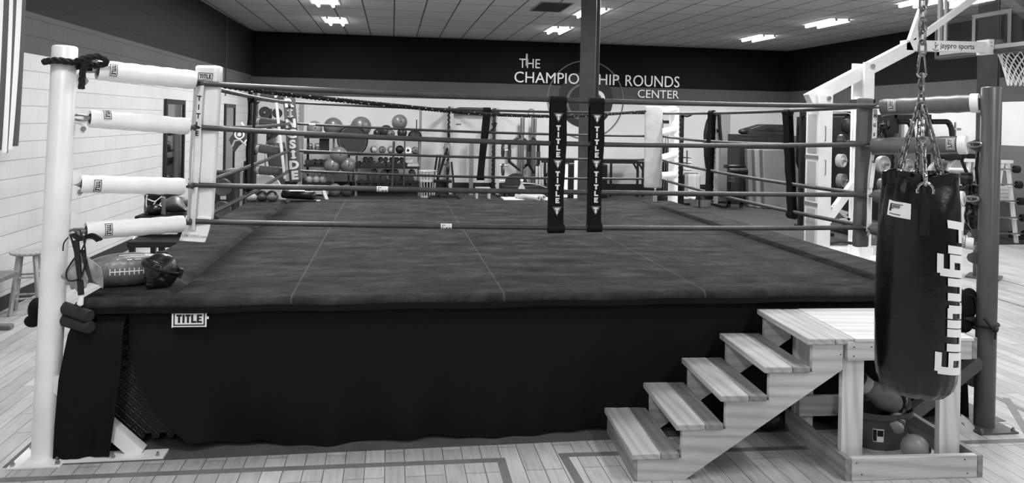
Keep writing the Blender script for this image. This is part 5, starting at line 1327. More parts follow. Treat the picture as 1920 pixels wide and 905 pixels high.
lb2 = 'dark hexagonal dumbbell on the lower dumbbell shelf of the storage rack'
for x in (695, 707, 719, 736, 747, 759, 770): put_db(x, shelf_z['e'], lb2, 'dumbbells on the lower shelf', 1.25)
lb2b = 'dark hexagonal dumbbell stacked as second layer on the lower dumbbell shelf'
for x in (701, 722, 733, 742, 773): put_db(x, shelf_z['e'] + .155, lb2b, 'stacked dumbbells on the lower shelf', 1.2)
lb3 = 'dark hexagonal dumbbell on the bottom level of the storage rack'
for x in (680, 695, 710, 726, 743, 758, 773): put_db(x, shelf_z['f'], lb3, 'dumbbells on the bottom level', 1.2)
for i, (x, dz_) in enumerate(((763, .11), (770, .11), (767, 0), (774, 0), (781, 0))):
    t = thing('round_dumbbell', ('small pale round headed dumbbell at the right end of the upper shelf, bottom layer' if dz_ == 0 else 'small pale round headed dumbbell at the right end of the upper shelf, top layer'), 'dumbbell', (Q(x, 310).x, YS2 - .1, shelf_z['d'] + dz_), group='pale dumbbells %s layer' % ('lower' if dz_ == 0 else 'upper')); 
    for s_ in (-1, 1): b_ = MB(); b_.cyl((Q(x, 310).x, YS2 - .1 + s_ * .1 - .03, shelf_z['d'] + dz_ + .055), (Q(x, 310).x, YS2 - .1 + s_ * .1 + .03, shelf_z['d'] + dz_ + .055), .053, n=18); b_.build('head', LTG, t)
    b_ = MB(); b_.cyl((Q(x, 310).x, YS2 - .17, shelf_z['d'] + dz_ + .055), (Q(x, 310).x, YS2 - .03, shelf_z['d'] + dz_ + .055), .015, n=8); b_.build('handle', STEEL, t)
# kettlebells on the left bay
def kettle(x, z, g, label, s_=1.0, group=None):
    p = Q(x, 300); t = thing('kettlebell', label, 'kettlebell', (p.x, YS2 - .05, z), group=group); b_ = MB(); b_.lathe([(.05, 0), (.075, .004), (.1, .06), (.095, .12), (.06, .165), (1e-5, .175)], (p.x, YS2 - .05, z), n=20); b_.v = [Vector((p.x, YS2 - .05, z)) + (v - Vector((p.x, YS2 - .05, z))) * s_ for v in b_.v]; b_.build('bell', mat('kettle_%d' % g, g, .45), t)
    b_ = MB(); b_.tube([Vector((p.x, YS2 - .05, z)) + Vector(q) * s_ for q in ((-.06, 0, .13), (-.07, 0, .2), (-.05, 0, .25), (.05, 0, .25), (.07, 0, .2), (.06, 0, .13))], .016 * s_, 8); b_.build('handle', DSTEEL, t)
for x, lb in ((581, 'left one of three pale kettlebells low in the left rack bay'), (594, 'middle one of three pale kettlebells low in the left rack bay'), (607, 'right one of three pale kettlebells low in the left rack bay')): kettle(x, shelf_z['c'], 150, lb, 1.0)
for x, lb in ((573, 'small dark kettlebell left of the pale ones in the left rack bay'),): kettle(x, shelf_z['c'], 34, lb, .7)
for x, g, lb in ((581, 40, 'dark round bell on the top shelf of the left rack bay'), (595, 70, 'grey round bell on the top shelf of the left rack bay')): kettle(x, shelf_z['a'], g, lb, .9)
for x in (577, 588, 599, 610): put_db(x, shelf_z['b'], 'dark dumbbell in the middle shelf of the left rack bay', 'dumbbells in the left bay', 1.1)
b_ = MB(); p = Q(608, 283); b_.bx(p.x - .13, p.x + .12, YS2 - .1, YS2 + .12, shelf_z['a'], shelf_z['a'] + .36); single(b_, 'gear_box', BLK, 'black box on the top shelf of the left rack bay', 'box', bevel=.01)
b_ = MB(); p = Q(600, 350); b_.box((p.x, YS2 - .05, .1), (.5, .3, .09), M=Matrix.Rotation(.05, 3, 'Z')); single(b_, 'step_board', LTG, 'pale step board lying on the floor below the kettlebells', 'step board', bevel=.01)
b_ = MB(); a, c = Q(607, 358, 20.2), Q(613, 371, 20.0); b_.beam(a, Vector((c.x, c.y, .01)), .09, .05); single(b_, 'wedge_board', LTG, 'short pale plank slanting on the floor in front of the left rack bay', 'plank', bevel=.005)
# ---- wire basket
wb = thing('wire_basket', 'white wire ball basket standing right of the storage rack', 'basket', (Q(802, 360, 20.9).x, 20.9, 0))
c0 = Vector((Q(802, 360, 20.9).x, 20.9, .02)); ht = Q(802, 320, 20.9).z - .02; b_ = MB(); Rb, Rt = 12.5 * K, 16.5 * K
for z, r in ((0, Rb), (ht * .25, Rb + (Rt - Rb) * .25), (ht * .62, Rb + (Rt - Rb) * .62), (ht, Rt)): b_.tube([c0 + Vector((r * math.cos(a), r * math.sin(a), z)) for a in [2 * PI * i / 28 for i in range(28)]], .009 if z < ht else .013, 6, closed=True)
b_.build('hoops', WHTM, wb); b_ = MB()
for k in range(15): a = 2 * PI * k / 15; b_.tube([c0 + Vector((Rb * math.cos(a), Rb * math.sin(a), 0)), c0 + Vector((Rt * math.cos(a), Rt * math.sin(a), ht))], .005, 5)
b_.build('wires', WHTM, wb)
# ---- incline bench
ib = thing('incline_bench', 'black incline bench with raised back rest between basket and power rack', 'weight bench', (Q(826, 350).x, 20.6, 0))
p = Q(826, 350, 20.6); b_ = MB(); b_.slab(lambda u, v: (Vector((p.x - .12 + .45 * v * .55 + .0, 20.45 + .28 * u, .55 + .85 * v)), Vector((-.8, 0, .5)).normalized()), 3, 6, .07); b_.build('back_rest', BLKV, ib, bevel=.01)
b_ = MB(); b_.box((p.x + .05, 20.6, .48), (.5, .3, .08)); b_.build('seat', BLKV, ib, bevel=.015); b_ = MB(); b_.beam((p.x - .3, 20.6, .06), (p.x + .5, 20.6, .06), .07, .06); b_.beam((p.x - .05, 20.6, .06), (p.x, 20.6, .45), .07, .07); b_.beam((p.x + .4, 20.6, .06), (p.x + .28, 20.6, 1.0), .05, .05)
for x in (-.3, .5): b_.beam((p.x + x, 20.35, .04), (p.x + x, 20.85, .04), .06, .06)
b_.build('frame', BLKM, ib)
b_ = MB(); 
for i_, x in enumerate((812, 818)):
    b_ = MB(); q = Q(x - 4, 345, 21.5); b_.beam((q.x, 21.3, 0), Q(x + 8, 290, 21.75), .05, .04); single(b_, 'leaning_bar', BLK, ('left', 'right')[i_] + ' one of two slim black bars leaning above the wire basket', 'bar')
# ---- power rack
pr_ = thing('power_rack', 'light grey power rack with weight plates behind the centre of the ring', 'power rack', (Q(892, 350).x, YS2, 0))
RKM = mat('rack_light', 176, .4)
for x, yt in ((848, 199), (936, 202)):
    for y in (YS2, YS2 + .9):
        p = Q(x, yt); b_ = MB(); notch_post(b_, p.x, y, 0, p.z, .085, .085, .13); b_.build('upright', RKM if y == YS2 else BLKM, pr_)
    b_ = MB(); p = Q(x, yt); b_.bx(p.x - .04, p.x + .04, YS2 - .3, YS2 + 1.0, 0, .07); b_.build('foot', BLKM, pr_)
pa, pb = Q(850, 206), Q(934, 208)
b_ = MB(); b_.tube(fillet([pa, pa + Vector((.15, -.08, .06)), pb + Vector((-.2, -.08, .06)), pb], .1), .022, 8); b_.build('pull_up_bar', CHROME, pr_)
b_ = MB(); z = pa.z - .05
b_.bx(pa.x, pb.x, YS2 + .9, YS2 + .98, z - .04, z + .04); b_.bx(pa.x - .04, pa.x + .04, YS2, YS2 + .9, z - .04, z + .04); b_.bx(pb.x - .04, pb.x + .04, YS2, YS2 + .9, z - .04, z + .04); b_.build('top_frame', BLKM, pr_)
for x, y, r, g, w, lb in ((842, 246, 12, 24, .05, 0), (846.5, 280, 12.5, 120, .14, 0), (851, 313, 10.5, 60, .09, 0), (943, 282, 13, 40, .06, 0), (944, 318, 12, 60, .06, 0)):
    s_ = -1 if x < 900 else 1; xx = Q(848 if s_ < 0 else 936, y).x + s_ * (.08 + w / 2); b_ = MB(); p = Q(x, y); disc(b_, Vector((xx, YS2 + .04, p.z)), r * K, w, (1, 0, 0)); b_.build('weight_plate', mat('plate_%d' % g, g, .4), pr_)
for x0, x1, y in ((832, 846, 247), (831, 846, 277), (831, 846, 308), (938, 953, 281), (938, 952, 310), (938, 951, 340)):
    b_ = MB(); a, c = Q(x0, y), Q(x1, y); b_.cyl(a + Vector((0, .04, 0)), Vector((c.x, YS2 + .04, a.z)), .025, n=10); b_.build('plate_peg', CHROME, pr_)
for y in (233,): b_ = MB(); a = Q(855, y); b_.beam(a, a + Vector((.14, 0, .0)), .04, .04); b_.build('j_hook', CHROME, pr_)
b_ = MB(); b_.bx(Q(855, 340).x, Q(930, 340).x, YS2 + .35, YS2 + .6, .0, .015); b_.build('base_plate', STEEL, pr_)
# black bands hanging in the rack
b_ = MB(); b_.slab(lambda u, v: (Q(921 + 8 * u + 4 * math.sin(5 * v), 232 + 17 * v - 4 * u, YS2 + .3), Vector((0, -1, 0))), 4, 6, .08); single(b_, 'resistance_band', BLK, 'black band bundle hooked on the right upright of the power rack', 'band')
b_ = MB(); p = Q(885, 262, 21.9); b_.bx(p.x - .06, p.x + .06, 21.9, 22.0, 0, p.z); single(b_, 'grey_post', STEEL, 'grey square post standing inside the power rack', 'post')
b_ = MB(); p = Q(906, 335, 20.6); b_.bx(p.x - .2, p.x + .2, 20.5, 20.8, .25, .31)
for x in (-.17, .17):
    for y in (20.53, 20.77): b_.bx(p.x + x - .025, p.x + x + .025, y - .025, y + .025, 0, .25)
single(b_, 'low_stool', LTG, 'pale low stool standing inside the power rack', 'stool')
# ---- trap bars and bars on the wall
def hexbar(cx, cy, w, h, label, YHB=22.1):
    t = thing('trap_bar', label, 'trap bar', tuple(Q(cx, cy + h, YHB))); b_ = MB(); P_ = [(0, -h), (w, -h * .52), (w, h * .5), (0, h), (-w, h * .5), (-w, -h * .52)]
    b_.tube([Q(cx + a, cy + c, YHB) for a, c in P_], .05, 8, closed=True); b_.build('frame', BLKM, t)
    b_ = MB()
    for s_ in (-1, 1): b_ = MB(); b_.tube([Q(cx + s_ * w, cy - 6, YHB), Q(cx + s_ * w, cy + 6, YHB)], .06, 8); b_.build('grip', DKG, t)
    b_ = MB(); a = Q(cx, cy - h, YHB); b_.tube([a, a + Vector((0, 22.29 - YHB, .03))], .03, 8); b_.build('wall_hook', STEEL, t)
hexbar(975, 287, 20, 32, 'left one of two black hexagonal trap bars hanging on the back wall')
hexbar(1000, 290, 9.5, 33, 'right narrow one of two black hexagonal trap bars on the back wall', 21.85)
for x, yt, yb_, r, lb in ((980, 221, 345, .05, 'thick steel bar standing upright before the left trap bar'), (999, 221, 335, .035, 'slim steel bar standing upright before the right trap bar'), (1004, 222, 344, .03, 'slim steel bar standing upright at the right of the trap bars')):
    a, c = Q(x, yt, 21.95), Q(x, yb_, 21.95); b_ = MB(); b_.cyl((a.x, 21.95, .0), (a.x, 21.95, a.z), r, n=12); b_.cyl((a.x, 21.95, a.z - .5), (a.x, 21.95, a.z), r * 1.3, n=12); single(b_, 'barbell', STEEL, lb, 'barbell')
b_ = MB(); p = Q(996, 210, YW - .02); ring(b_, p, 7 * K, 5.9 * K, YW - .03, YW - .001, 28); single(b_, 'wall_ring', DKG, 'thin dark ring on the white back wall left of the emblem', 'ring')
# ---- low black machine, jug, rollers, board
lw = thing('rowing_machine', 'low long black machine on the floor under the trap bars', 'rowing machine', (Q(990, 352, 21.0).x, 21.0, 0))
a, c = Q(942, 348, 21.0), Q(1030, 350, 21.0); b_ = MB(); b_.bx(a.x, c.x, 20.9, 21.2, .12, .34); b_.build('rail', BLKM, lw, bevel=.03); b_ = MB(); b_.lathe([(.32, -.1), (.34, 0), (.32, .1)], (Q(968, 345, 21).x, 21.05, .34), (0, 1, 0), 28); b_.build('fan_housing', BLK, lw); 
for x in (a.x + .1, c.x - .1): b_ = MB(); b_.bx(x - .03, x + .03, 20.8, 21.3, 0, .12); b_.build('foot', BLKM, lw)
b_ = MB(); b_.tube([(a.x + .5, 20.85, .42), (c.x - .4, 20.85, .4), (c.x - .1, 20.85, .3)], .02, 8); b_.build('handle_bar', STEEL, lw)
jg = thing('water_jug', 'clear water jug on the floor before the low black machine', 'jug', (Q(978, 356, 20.4).x, 20.4, 0)); GLS = mat('clear_plastic', 215, .12, trans=.6)
b_ = MB(); b_.lathe([(.1, 0), (.11, .02), (.11, .26), (.08, .34), (.035, .42), (.035, .5), (1e-5, .5)], (Q(978, 356, 20.4).x, 20.4, .012), n=24); b_.build('bottle', GLS, jg); b_ = MB(); b_.cyl((Q(978, 356, 20.4).x, 20.4, .512), (Q(978, 356, 20.4).x, 20.4, .56), .042, n=16); b_.build('cap', PAPER, jg)
b_ = MB(); a, c = at(935, 367, z=.02), at(1052, 373, z=.02); b_.bx(a.x, c.x, 20.2, 21.2 - .35, .0121, .035); single(b_, 'floor_board', PAPER, 'white flat board on the floor beyond the far ring edge', 'board')
for i, (p0, p1) in enumerate((((968, 365.5), (1010, 370.5)), ((984, 363.5), (1020, 368.5)))):
    a, c = at(*p0, z=.12), at(*p1, z=.12); a.z = c.z = .105; d = (c - a).normalized(); t = thing('foam_roller', ('front', 'rear')[i] + ' one of two pale foam rollers on the white floor board', 'foam roller', tuple(a)); b_ = MB(); b_.lathe([(.03, 0), (.066, .004), (.068, .01), (.068, (c - a).length - .01), (.064, (c - a).length), (.03, (c - a).length), (.03, 0)], a, d, 22); b_.build('roller', mat('foam_pale', 190, .7), t); b_ = MB(); b_.cyl(c - d * .02, c - d * .004, .031, n=14); b_.build('core', DKG, t)
wbd = thing('white_board', 'bright white upright board behind the left lettered rope spacer', 'board', (Q(1046, 365, 20.8).x, 20.8, 0)); a, c = Q(1029, 306, 20.8), Q(1064, 366, 20.8)
b_ = MB(); b_.bx(a.x, c.x, 20.8, 20.83, .03, a.z); b_.build('panel', mat('board_white', 252, .3), wbd); b_ = MB(); b_.bx(a.x - .03, a.x, 20.78, 20.84, .0, a.z + .03); b_.bx(c.x, c.x + .03, 20.78, 20.84, 0, a.z + .03); b_.bx(a.x, c.x, 20.78, 20.84, a.z, a.z + .03); b_.build('frame', BLKM, wbd)
# ---- long rail frame by the wall
rf = thing('rail_frame', 'long black metal frame bench along the back wall right of the column', 'frame', (Q(1125, 355, 21.3).x, 21.3, 0))
a, c = Q(1015, 301, 21.3), Q(1208, 303, 21.3); z = a.z - .02
b_ = MB(); b_.beam((a.x, 21.3, z), (c.x, 21.3, z), .07, .07); b_.beam((a.x, 21.9, z + .02), (c.x, 21.9, z + .02), .07, .07); b_.beam((a.x, 21.6, z + .06), (c.x, 21.6, z + .06), .5, .03); b_.build('top_rail', BLKM, rf)
for x in (1022, 1146, 1196, 1206):
    p = Q(x, 300, 21.3); b_ = MB(); b_.beam((p.x, 21.3, 0), (p.x, 21.3, z), .06, .06, up=(0, 1, 0)); b_.build('leg', BLKM, rf)
b_ = MB(); 
for x in (1186, 1196): p, q = Q(x, 303, 21.28), Q(x + 11, 322, 21.28); b_.beam(p, q, .05, .05)
p, q = Q(1024, 330, 21.28), Q(1040, 303, 21.28); b_.beam(p, q, .05, .05); b_.build('brace', BLKM, rf)
for x0, x1, lb in ((1062, 1079, 'black padded box right of the bright white board'), (1112, 1136, 'black padded box behind the right lettered rope spacer')):
    a, c = Q(x0, 307, 21.0), Q(x1, 352, 21.0); b_ = MB(); b_.bx(a.x, c.x, 20.85, 21.2, .0, a.z); single(b_, 'plyo_box', BLKV, lb, 'box', bevel=.03)
b_ = MB(); a, c = Q(1077, 298, 20.8), Q(1082.5, 346, 20.8); b_.bx(a.x, c.x, 20.78, 20.82, 0, a.z); single(b_, 'upright_board', PAPER, 'narrow white upright slat left of the steel column', 'slat')
for x, lb in ((1008, 'left one of three pale bars leaning left of the white board'), (1014, 'middle one of three pale bars leaning left of the white board'), (1019, 'right one of three pale bars leaning left of the white board')):
    a = Q(x, 312, 21.2); b_ = MB(); b_.tube([(a.x, 21.2, 0), (a.x, 21.35, a.z)], .035, 8); single(b_, 'leaning_bar', LTG, lb, 'bar')
# ---- bottle on the canvas by the far right corner
wb_ = thing('water_bottle', 'clear water bottle standing on the far right corner of the canvas', 'bottle', tuple(at(1228, 378, z=DZ)))
q = at(1228, 378, z=DZ); b_ = MB(); b_.lathe([(.028, 0), (.033, .006), (.033, .05), (.030, .06), (.033, .07), (.033, .13), (.012, .17), (.012, .185), (1e-5, .185)], q, n=18); b_.build('bottle', GLS, wb_); b_ = MB(); b_.cyl(q + Vector((0, 0, .185)), q + Vector((0, 0, .203)), .014, n=12); b_.build('cap', PAPER, wb_); b_ = MB(); b_.lathe([(.0335, .075), (.0335, .125)], q, n=18); b_.build('label_band', LTG, wb_)

# ================================================================== RIGHT SIDE OF THE HALL
# ---- basketball hoop unit: the arm runs to the right, the board is seen from behind
YH = 8.25
HXY = lambda x, y: at(x, y, Y=YH)
xr, xf, xe, xb = HXY(1522, 300).x, HXY(1611, 300).x, HXY(1702, 80).x, HXY(1852, 85).x
hp = thing('basketball_hoop', 'white basketball hoop unit with long arm and glass backboard right of the ring', 'basketball hoop', (xf, YH, 0))
zr, zf_, zE, zL = HXY(1530, 178).z, HXY(1614, 118).z, HXY(1700, 88).z, HXY(1800, 87).z
wr, dr_ = .17, .28
b_ = MB(); b_.bx(xr, xr + wr, YH - .14, YH + .14, .3, zr); b_.build('rear_post', WHTM, hp, bevel=.006)
b_ = MB()
for z0, z1 in ((.7, 1.2), (1.3, 1.75), (1.85, 2.3)): b_.bx(xr - .004, xr - .0005, YH - .09, YH + .09, z0, z1)
b_.build('side_panel', LTG, hp)
b_ = MB()
for z in (1.25, 1.8): b_ = MB(); b_.bx(xr - .006, xr + .001, YH - .14, YH + .14, z - .02, z + .02); b_.build('strap_band', mat('band_grey', 120, .5), hp)
for y in (250, 312):
    q = HXY(1537, y); q.y = YH - .14; b_ = MB(); b_.tube(fillet([q + Vector((-.02, 0, .085)), q + Vector((-.02, -.02, .085)), q + Vector((-.02, -.02, -.085)), q + Vector((-.02, 0, -.085))], .012), .005, 6); b_.build('grab_handle', STEEL, hp)
b_ = MB(); b_.cyl((xr + .11, YH - .14, zr - .04), (xr + .11, YH - .165, zr - .04), .024, n=14); b_.build('pivot_bolt', STEEL, hp)
b_ = MB(); b_.bx(xf - .04, xf + .09, YH - .13, YH - .09, .25, zf_); b_.build('front_post', WHTM, hp, bevel=.004)
b_ = MB(); b_.bx(xf - .04, xf + .09, YH + .09, YH + .13, .25, zf_); b_.build('front_post', WHTM, hp, bevel=.004)
b_ = MB(); b_.bx(xf - .03, xf + .0, YH - .089, YH + .089, .25, zf_ - .4); b_.build('post_web', WHTM, hp)
for y in (190, 268):
    q = HXY(1604, y); b_ = MB(); b_.bx(xf - .05, xf + .1, YH - .14, YH + .14, q.z - .025, q.z + .025); b_.build('strap_band', BLK, hp)
b_ = MB(); b_.cyl((xf + .055, YH - .13, zf_ - .045), (xf + .055, YH - .155, zf_ - .045), .026, n=14); b_.build('pivot_bolt', STEEL, hp)
zA = HXY(1512, 184).z
b_ = MB(); b_.beam((xr - .06, YH, zA - .02), (xe + .02, YH, zE + .0), .12, .145); b_.build('sloping_arm', WHTM, hp, bevel=.004)
b_ = MB(); b_.beam((xe - .06, YH, zE + .015), (xb - .02, YH, zL), .12, .125); b_.build('level_arm', WHTM, hp, bevel=.004)
b_ = MB(); b_.beam((xe + .04, YH, zE + .07), (HXY(1738, -10).x, YH, HXY(1738, -10).z), .06, .075); b_.build('upper_brace', WHTM, hp)
b_ = MB(); b_.beam((xe + .06, YH, zE + .05), (xb - .06, YH, HXY(1822, 0).z + .12), .06, .07); b_.build('board_brace', WHTM, hp)
b_ = MB(); b_.bx(xb - .07, xb + .0, YH - .1, YH + .1, zL - .09, zL + .09); b_.build('board_bracket', WHTM, hp, bevel=.004)
yf_ = YH - .0608; a, c = at(1763, 92, Y=yf_), at(1827, 92, Y=yf_); tl = HXY(1790, 90).z
b_ = MB(); vf = text('jaypro sports', 1, .01); xs_ = [p[0] for p in vf[0]]; k = (c.x - a.x) / (max(xs_) - min(xs_)); cc = (a.x + c.x) / 2
b_.tris(([(p[0] * k, p[1] * k * 1.05) for p in vf[0]], vf[1]), lambda u, v: Vector((cc + u, yf_, tl - .012 + v)))
b_.build('maker_lettering', INK, hp, smooth=0); b_ = MB(); b_.tris(text('Y', .085, .012, .3), lambda u, v: Vector((a.x - .05 + u, yf_, tl - .03 + v))); b_.lathe([(1e-5, 0), (.008, 0), (.008, .001), (1e-5, .001)], (a.x - .065, yf_, tl + .045), (0, -1, 0), 12); b_.tube([Vector((a.x - .06 + .04 * math.cos(t), yf_, tl - .015 + .03 * math.sin(t))) for t in [PI + .3 + 2.2 * i / 10 for i in range(11)]], .004, 5)
b_.build('maker_emblem', INK, hp, smooth=0)
for dy in (-.02, .02):
    b_ = MB(); b_.cyl((xb - .035, YH - .1, zL + .03 + dy), (xb - .035, YH - .106, zL + .03 + dy), .009, n=8); b_.build('bolt', STEEL, hp)
gm = bpy.data.materials.new('board_glass'); gm.use_nodes = True; nt = gm.node_tree; nt.nodes.remove(nt.nodes['Principled BSDF'])
tr_ = N(nt, 'ShaderNodeBsdfTransparent'); gl_ = N(nt, 'ShaderNodeBsdfGlossy'); gl_.inputs['Roughness'].default_value = .03; tr_.inputs[0].default_value = (.8, .8, .8, 1)
mx = N(nt, 'ShaderNodeMixShader'); mx.inputs[0].default_value = .12; nt.links.new(tr_.outputs[0], mx.inputs[1]); nt.links.new(gl_.outputs[0], mx.inputs[2]); nt.links.new(mx.outputs[0], nt.nodes['Material Output'].inputs[0])
xB = xb + .03; yl = at(1762, 100, X=xB).y; hb_ = yl - YH + .02; bz0 = at(1763, 104, X=xB).z; bz1 = bz0 + 1.07
b_ = MB(); b_.bx(xB - .006, xB + .006, YH - hb_ + .04, YH + hb_ - .04, bz0 + .04, bz1 - .04); b_.build('glass', gm, hp, smooth=0)
b_ = MB()
for s_ in (-1, 1): b_.bx(xB - .03, xB + .015, YH + s_ * (hb_ - .025) - .025, YH + s_ * (hb_ - .025) + .025, bz0, bz1); b_.bx(xB - .028, xB - .008, YH + s_ * (hb_ - .14) - .02, YH + s_ * (hb_ - .14) + .02, bz0, bz1)
for z in (bz0, bz1 - .05): b_.bx(xB - .03, xB + .015, YH - hb_, YH + hb_, z, z + .05)
b_.build('board_frame', LTG, hp)
b_ = MB(); iz = zL - .02; hy = .305
for s_ in (-1, 1): b_.bx(xB + .007, xB + .011, YH + s_ * (hy - .025) - .025, YH + s_ * (hy - .025) + .025, iz, iz + .457)
for z in (iz, iz + .407): b_.bx(xB + .007, xB + .011, YH - hy + .05, YH + hy - .05, z, z + .05)
b_.build('aiming_square', PAPER, hp)
b_ = MB(); b_.bx(xB - .04, xB + .045, YH - hb_ - .03, YH + hb_ + .03, bz0 - .06, bz0 + .005); b_.build('board_padding', DKG, hp, bevel=.02)
for s_ in (-1, 1): b_ = MB(); b_.bx(xB - .04, xB + .045, YH + s_ * (hb_ + .012) - .024, YH + s_ * (hb_ + .012) + .024, bz0 - .05, bz0 + .4); b_.build('corner_padding', DKG, hp, bevel=.015)
rc = Vector((xB + .40, YH, zL - .03)); b_ = MB(); b_.tube([rc + Vector((.228 * math.cos(a), .228 * math.sin(a), 0)) for a in [2 * PI * i / 40 for i in range(40)]], .011, 8, closed=True)
b_.build('rim', GRYM, hp); b_ = MB(); b_.bx(xB + .02, xB + .18, YH - .07, YH + .07, rc.z - .04, rc.z + .02); b_.build('rim_bracket', GRYM, hp, bevel=.005)
b_ = MB(); NS = 14
for i in range(NS):
    for dr in (-1, 1):
        pts = []
        for k in range(9):
            t = k / 8; r = .225 * (1 - .52 * t ** .8); a = 2 * PI * (i + dr * t * 2.6) / NS; pts.append(rc + Vector((r * math.cos(a), r * math.sin(a), -.02 - .40 * t)))
        b_.tube(pts, .005, 5)
b_.build('net', WHTC, hp)
q = HXY(1600, 470)
b_ = MB(); b_.bx(xr - .1, xf + .5, YH - .42, YH + .42, .08, q.z - .12); b_.build('base_box', WHTM, hp, bevel=.03)
b_ = MB()
for s_ in (-1, 1): b_.bx(xr - .05, xf + .45, YH + s_ * .38 - .03, YH + s_ * .38 + .03, q.z - .12, q.z - .03)
b_.build('base_rim', WHTM, hp)
for x in (xr, xf + .4):
    for s_ in (-1, 1): b_ = MB(); b_.cyl((x, YH + s_ * .36 - .03, .06), (x, YH + s_ * .36 + .03, .06), .06, n=16); b_.build('wheel', BLK, hp)
q0, q1 = HXY(1540, 425), HXY(1600, 345)
b_ = MB(); b_.beam((xr + wr - .02, YH, q0.z), (q1.x, YH, q1.z), .07, .085); b_.build('diagonal_brace', WHTM, hp)
b_ = MB(); b_.beam(HXY(1543, 386), HXY(1588, 399), .04, .035); b_.build('spring_link', LTG, hp); b_ = MB(); b_.beam(HXY(1563, 384), HXY(1592, 412), .035, .03); b_.build('spring_link', LTG, hp); b_ = MB(); b_.beam(HXY(1592, 410), HXY(1575, 413), .035, .03); b_.build('spring_link', LTG, hp)
b_ = MB(); b_.tube([HXY(1547, 463), HXY(1556, 457), HXY(1575, 453), HXY(1597, 456)], .018, 8); b_.build('guard_hoop', BLK, hp)

# ---- far right corner: racks, towels, cabinet
YK = 19.6
def rackpost(name, x, yt, Y, label, m_, w=.09, notch=True):
    p = at(x, yt, Y=Y); t = thing(name, label, 'squat rack', (p.x, Y, 0)); b_ = MB()
    (notch_post(b_, p.x, Y, 0, p.z, w, w, .13) if notch else b_.bx(p.x - w / 2, p.x + w / 2, Y, Y + w, 0, p.z)); b_.build('upright', m_, t)
    b_ = MB(); b_.bx(p.x - .06, p.x + .06, Y - .5, Y + .7, 0, .07); b_.build('foot', BLKM, t); b_ = MB(); b_.bx(p.x - w / 2, p.x + w / 2, Y + .55, Y + .63, 0, p.z - .05); b_.build('rear_upright', BLKM, t); b_ = MB(); b_.bx(p.x - .03, p.x + .03, Y, Y + .6, p.z - .1, p.z - .03); b_.build('top_bar', BLKM, t)
    return t, p
t, p = rackpost('squat_rack', 1280, 214, YK, 'black notched squat rack upright right of the far white ring post', BLKM)
b_ = MB(); b_.tube(fillet([Vector((p.x, YK, p.z - .03)), Vector((p.x + .15, YK, p.z - .06)), Vector((p.x + .3, YK, p.z + .03)), Vector((p.x + .65, YK, p.z + .06))], .1), .03, 8); b_.build('pull_up_arm', BLKM, t)
for y in (295, 305, 318, 330, 342): b_ = MB(); a = at(1281, y, Y=YK); b_.cyl(a, a + Vector((.22, 0, 0)), .022, n=10); b_.build('peg', CHROME, t)
b_ = MB(); a = at(1288, 290, Y=YK); b_.bx(a.x - .015, a.x + .015, YK - .02, YK + .02, a.z - .3, a.z + .12); b_.build('peg_holder', STEEL, t)
# tall dark cable machine behind the far right turnbuckles
cm = thing('cable_machine', 'tall black cable machine behind the white pads of the far right post', 'cable machine', (at(1252, 350, Y=18.5).x, 18.5, 0)); a, c = at(1241, 224, Y=18.5), at(1263, 350, Y=18.5)
for x in (a.x, c.x): b_ = MB(); b_.bx(x - .04, x + .04, 18.5, 18.6, 0, a.z - (.0 if x == a.x else .1)); b_.build('upright', BLKM, cm)
b_ = MB(); b_.bx(a.x, c.x, 18.5, 18.6, a.z - .1, a.z - .02); b_.build('crossbar', BLKM, cm)
b_ = MB(); b_.bx(a.x + .06, c.x - .06, 18.52, 18.7, .35, a.z - .7); b_.build('weight_stack', BLK, cm); b_ = MB()
for k in range(3): x = a.x + .08 + .06 * k; b_.cyl((x, 18.48, .4), (x + .03, 18.48, a.z - .2), .012, n=8)
b_.build('guide_rods', STEEL, cm); b_ = MB(); b_.bx(a.x + .02, c.x + .05, 18.3, 18.8, .0, .3); b_.build('base', BLK, cm); b_ = MB(); b_.box((a.x + .2, 18.29, .36), (.24, .02, .04)); b_.build('label_plate', PAPER, cm)
# towels on a low rail
tr_t = thing('towel_rail', 'low rail hung with pale towels between the far right post and the squat rack', 'towel rail', (at(1296, 365, Y=18.6).x, 18.6, 0)); a, c = at(1282, 325, Y=18.6), at(1312, 326, Y=18.6)
b_ = MB(); b_.tube(fillet([(a.x, 18.6, 0), (a.x, 18.6, a.z), (c.x, 18.6, a.z), (c.x, 18.6, 0)], .08), .02, 8); b_.build('frame', BLKM, tr_t)
for i, (x0, x1, g) in enumerate(((1283, 1289, 150), (1290, 1298, 205), (1299, 1304, 215), (1305, 1311, 200))):
    p, q = at(x0, 324, Y=18.6), at(x1, 362, Y=18.6); t = thing('towel', ('leftmost darker towel', 'second pale towel', 'third pale towel', 'rightmost pale towel')[i] + ' hanging on the low rail by the squat rack', 'towel', (p.x, 18.6, max(q.z, .15)), group='towels on the low rail')
    b_ = MB(); w_ = q.x - p.x
    def f(u, v, p=p, w_=w_, zq=max(q.z, .15)):
        s_ = (v - .5) * 2; return Vector((p.x + w_ * u, 18.6 + .035 * (1 if s_ > 0 else -1) * min(1, abs(s_) * 8) + .01 * math.sin(9 * u) * abs(s_), a.z + .025 - (a.z - zq) * abs(s_) ** 1.0 * (1 if s_ < 0 else .8))), Vector((0, -1, 0))
    b_.slab(f, 5, 20, .012); b_.build('cloth', mat('towel_%d' % g, g, .9, bump=.2), t, smooth=70)
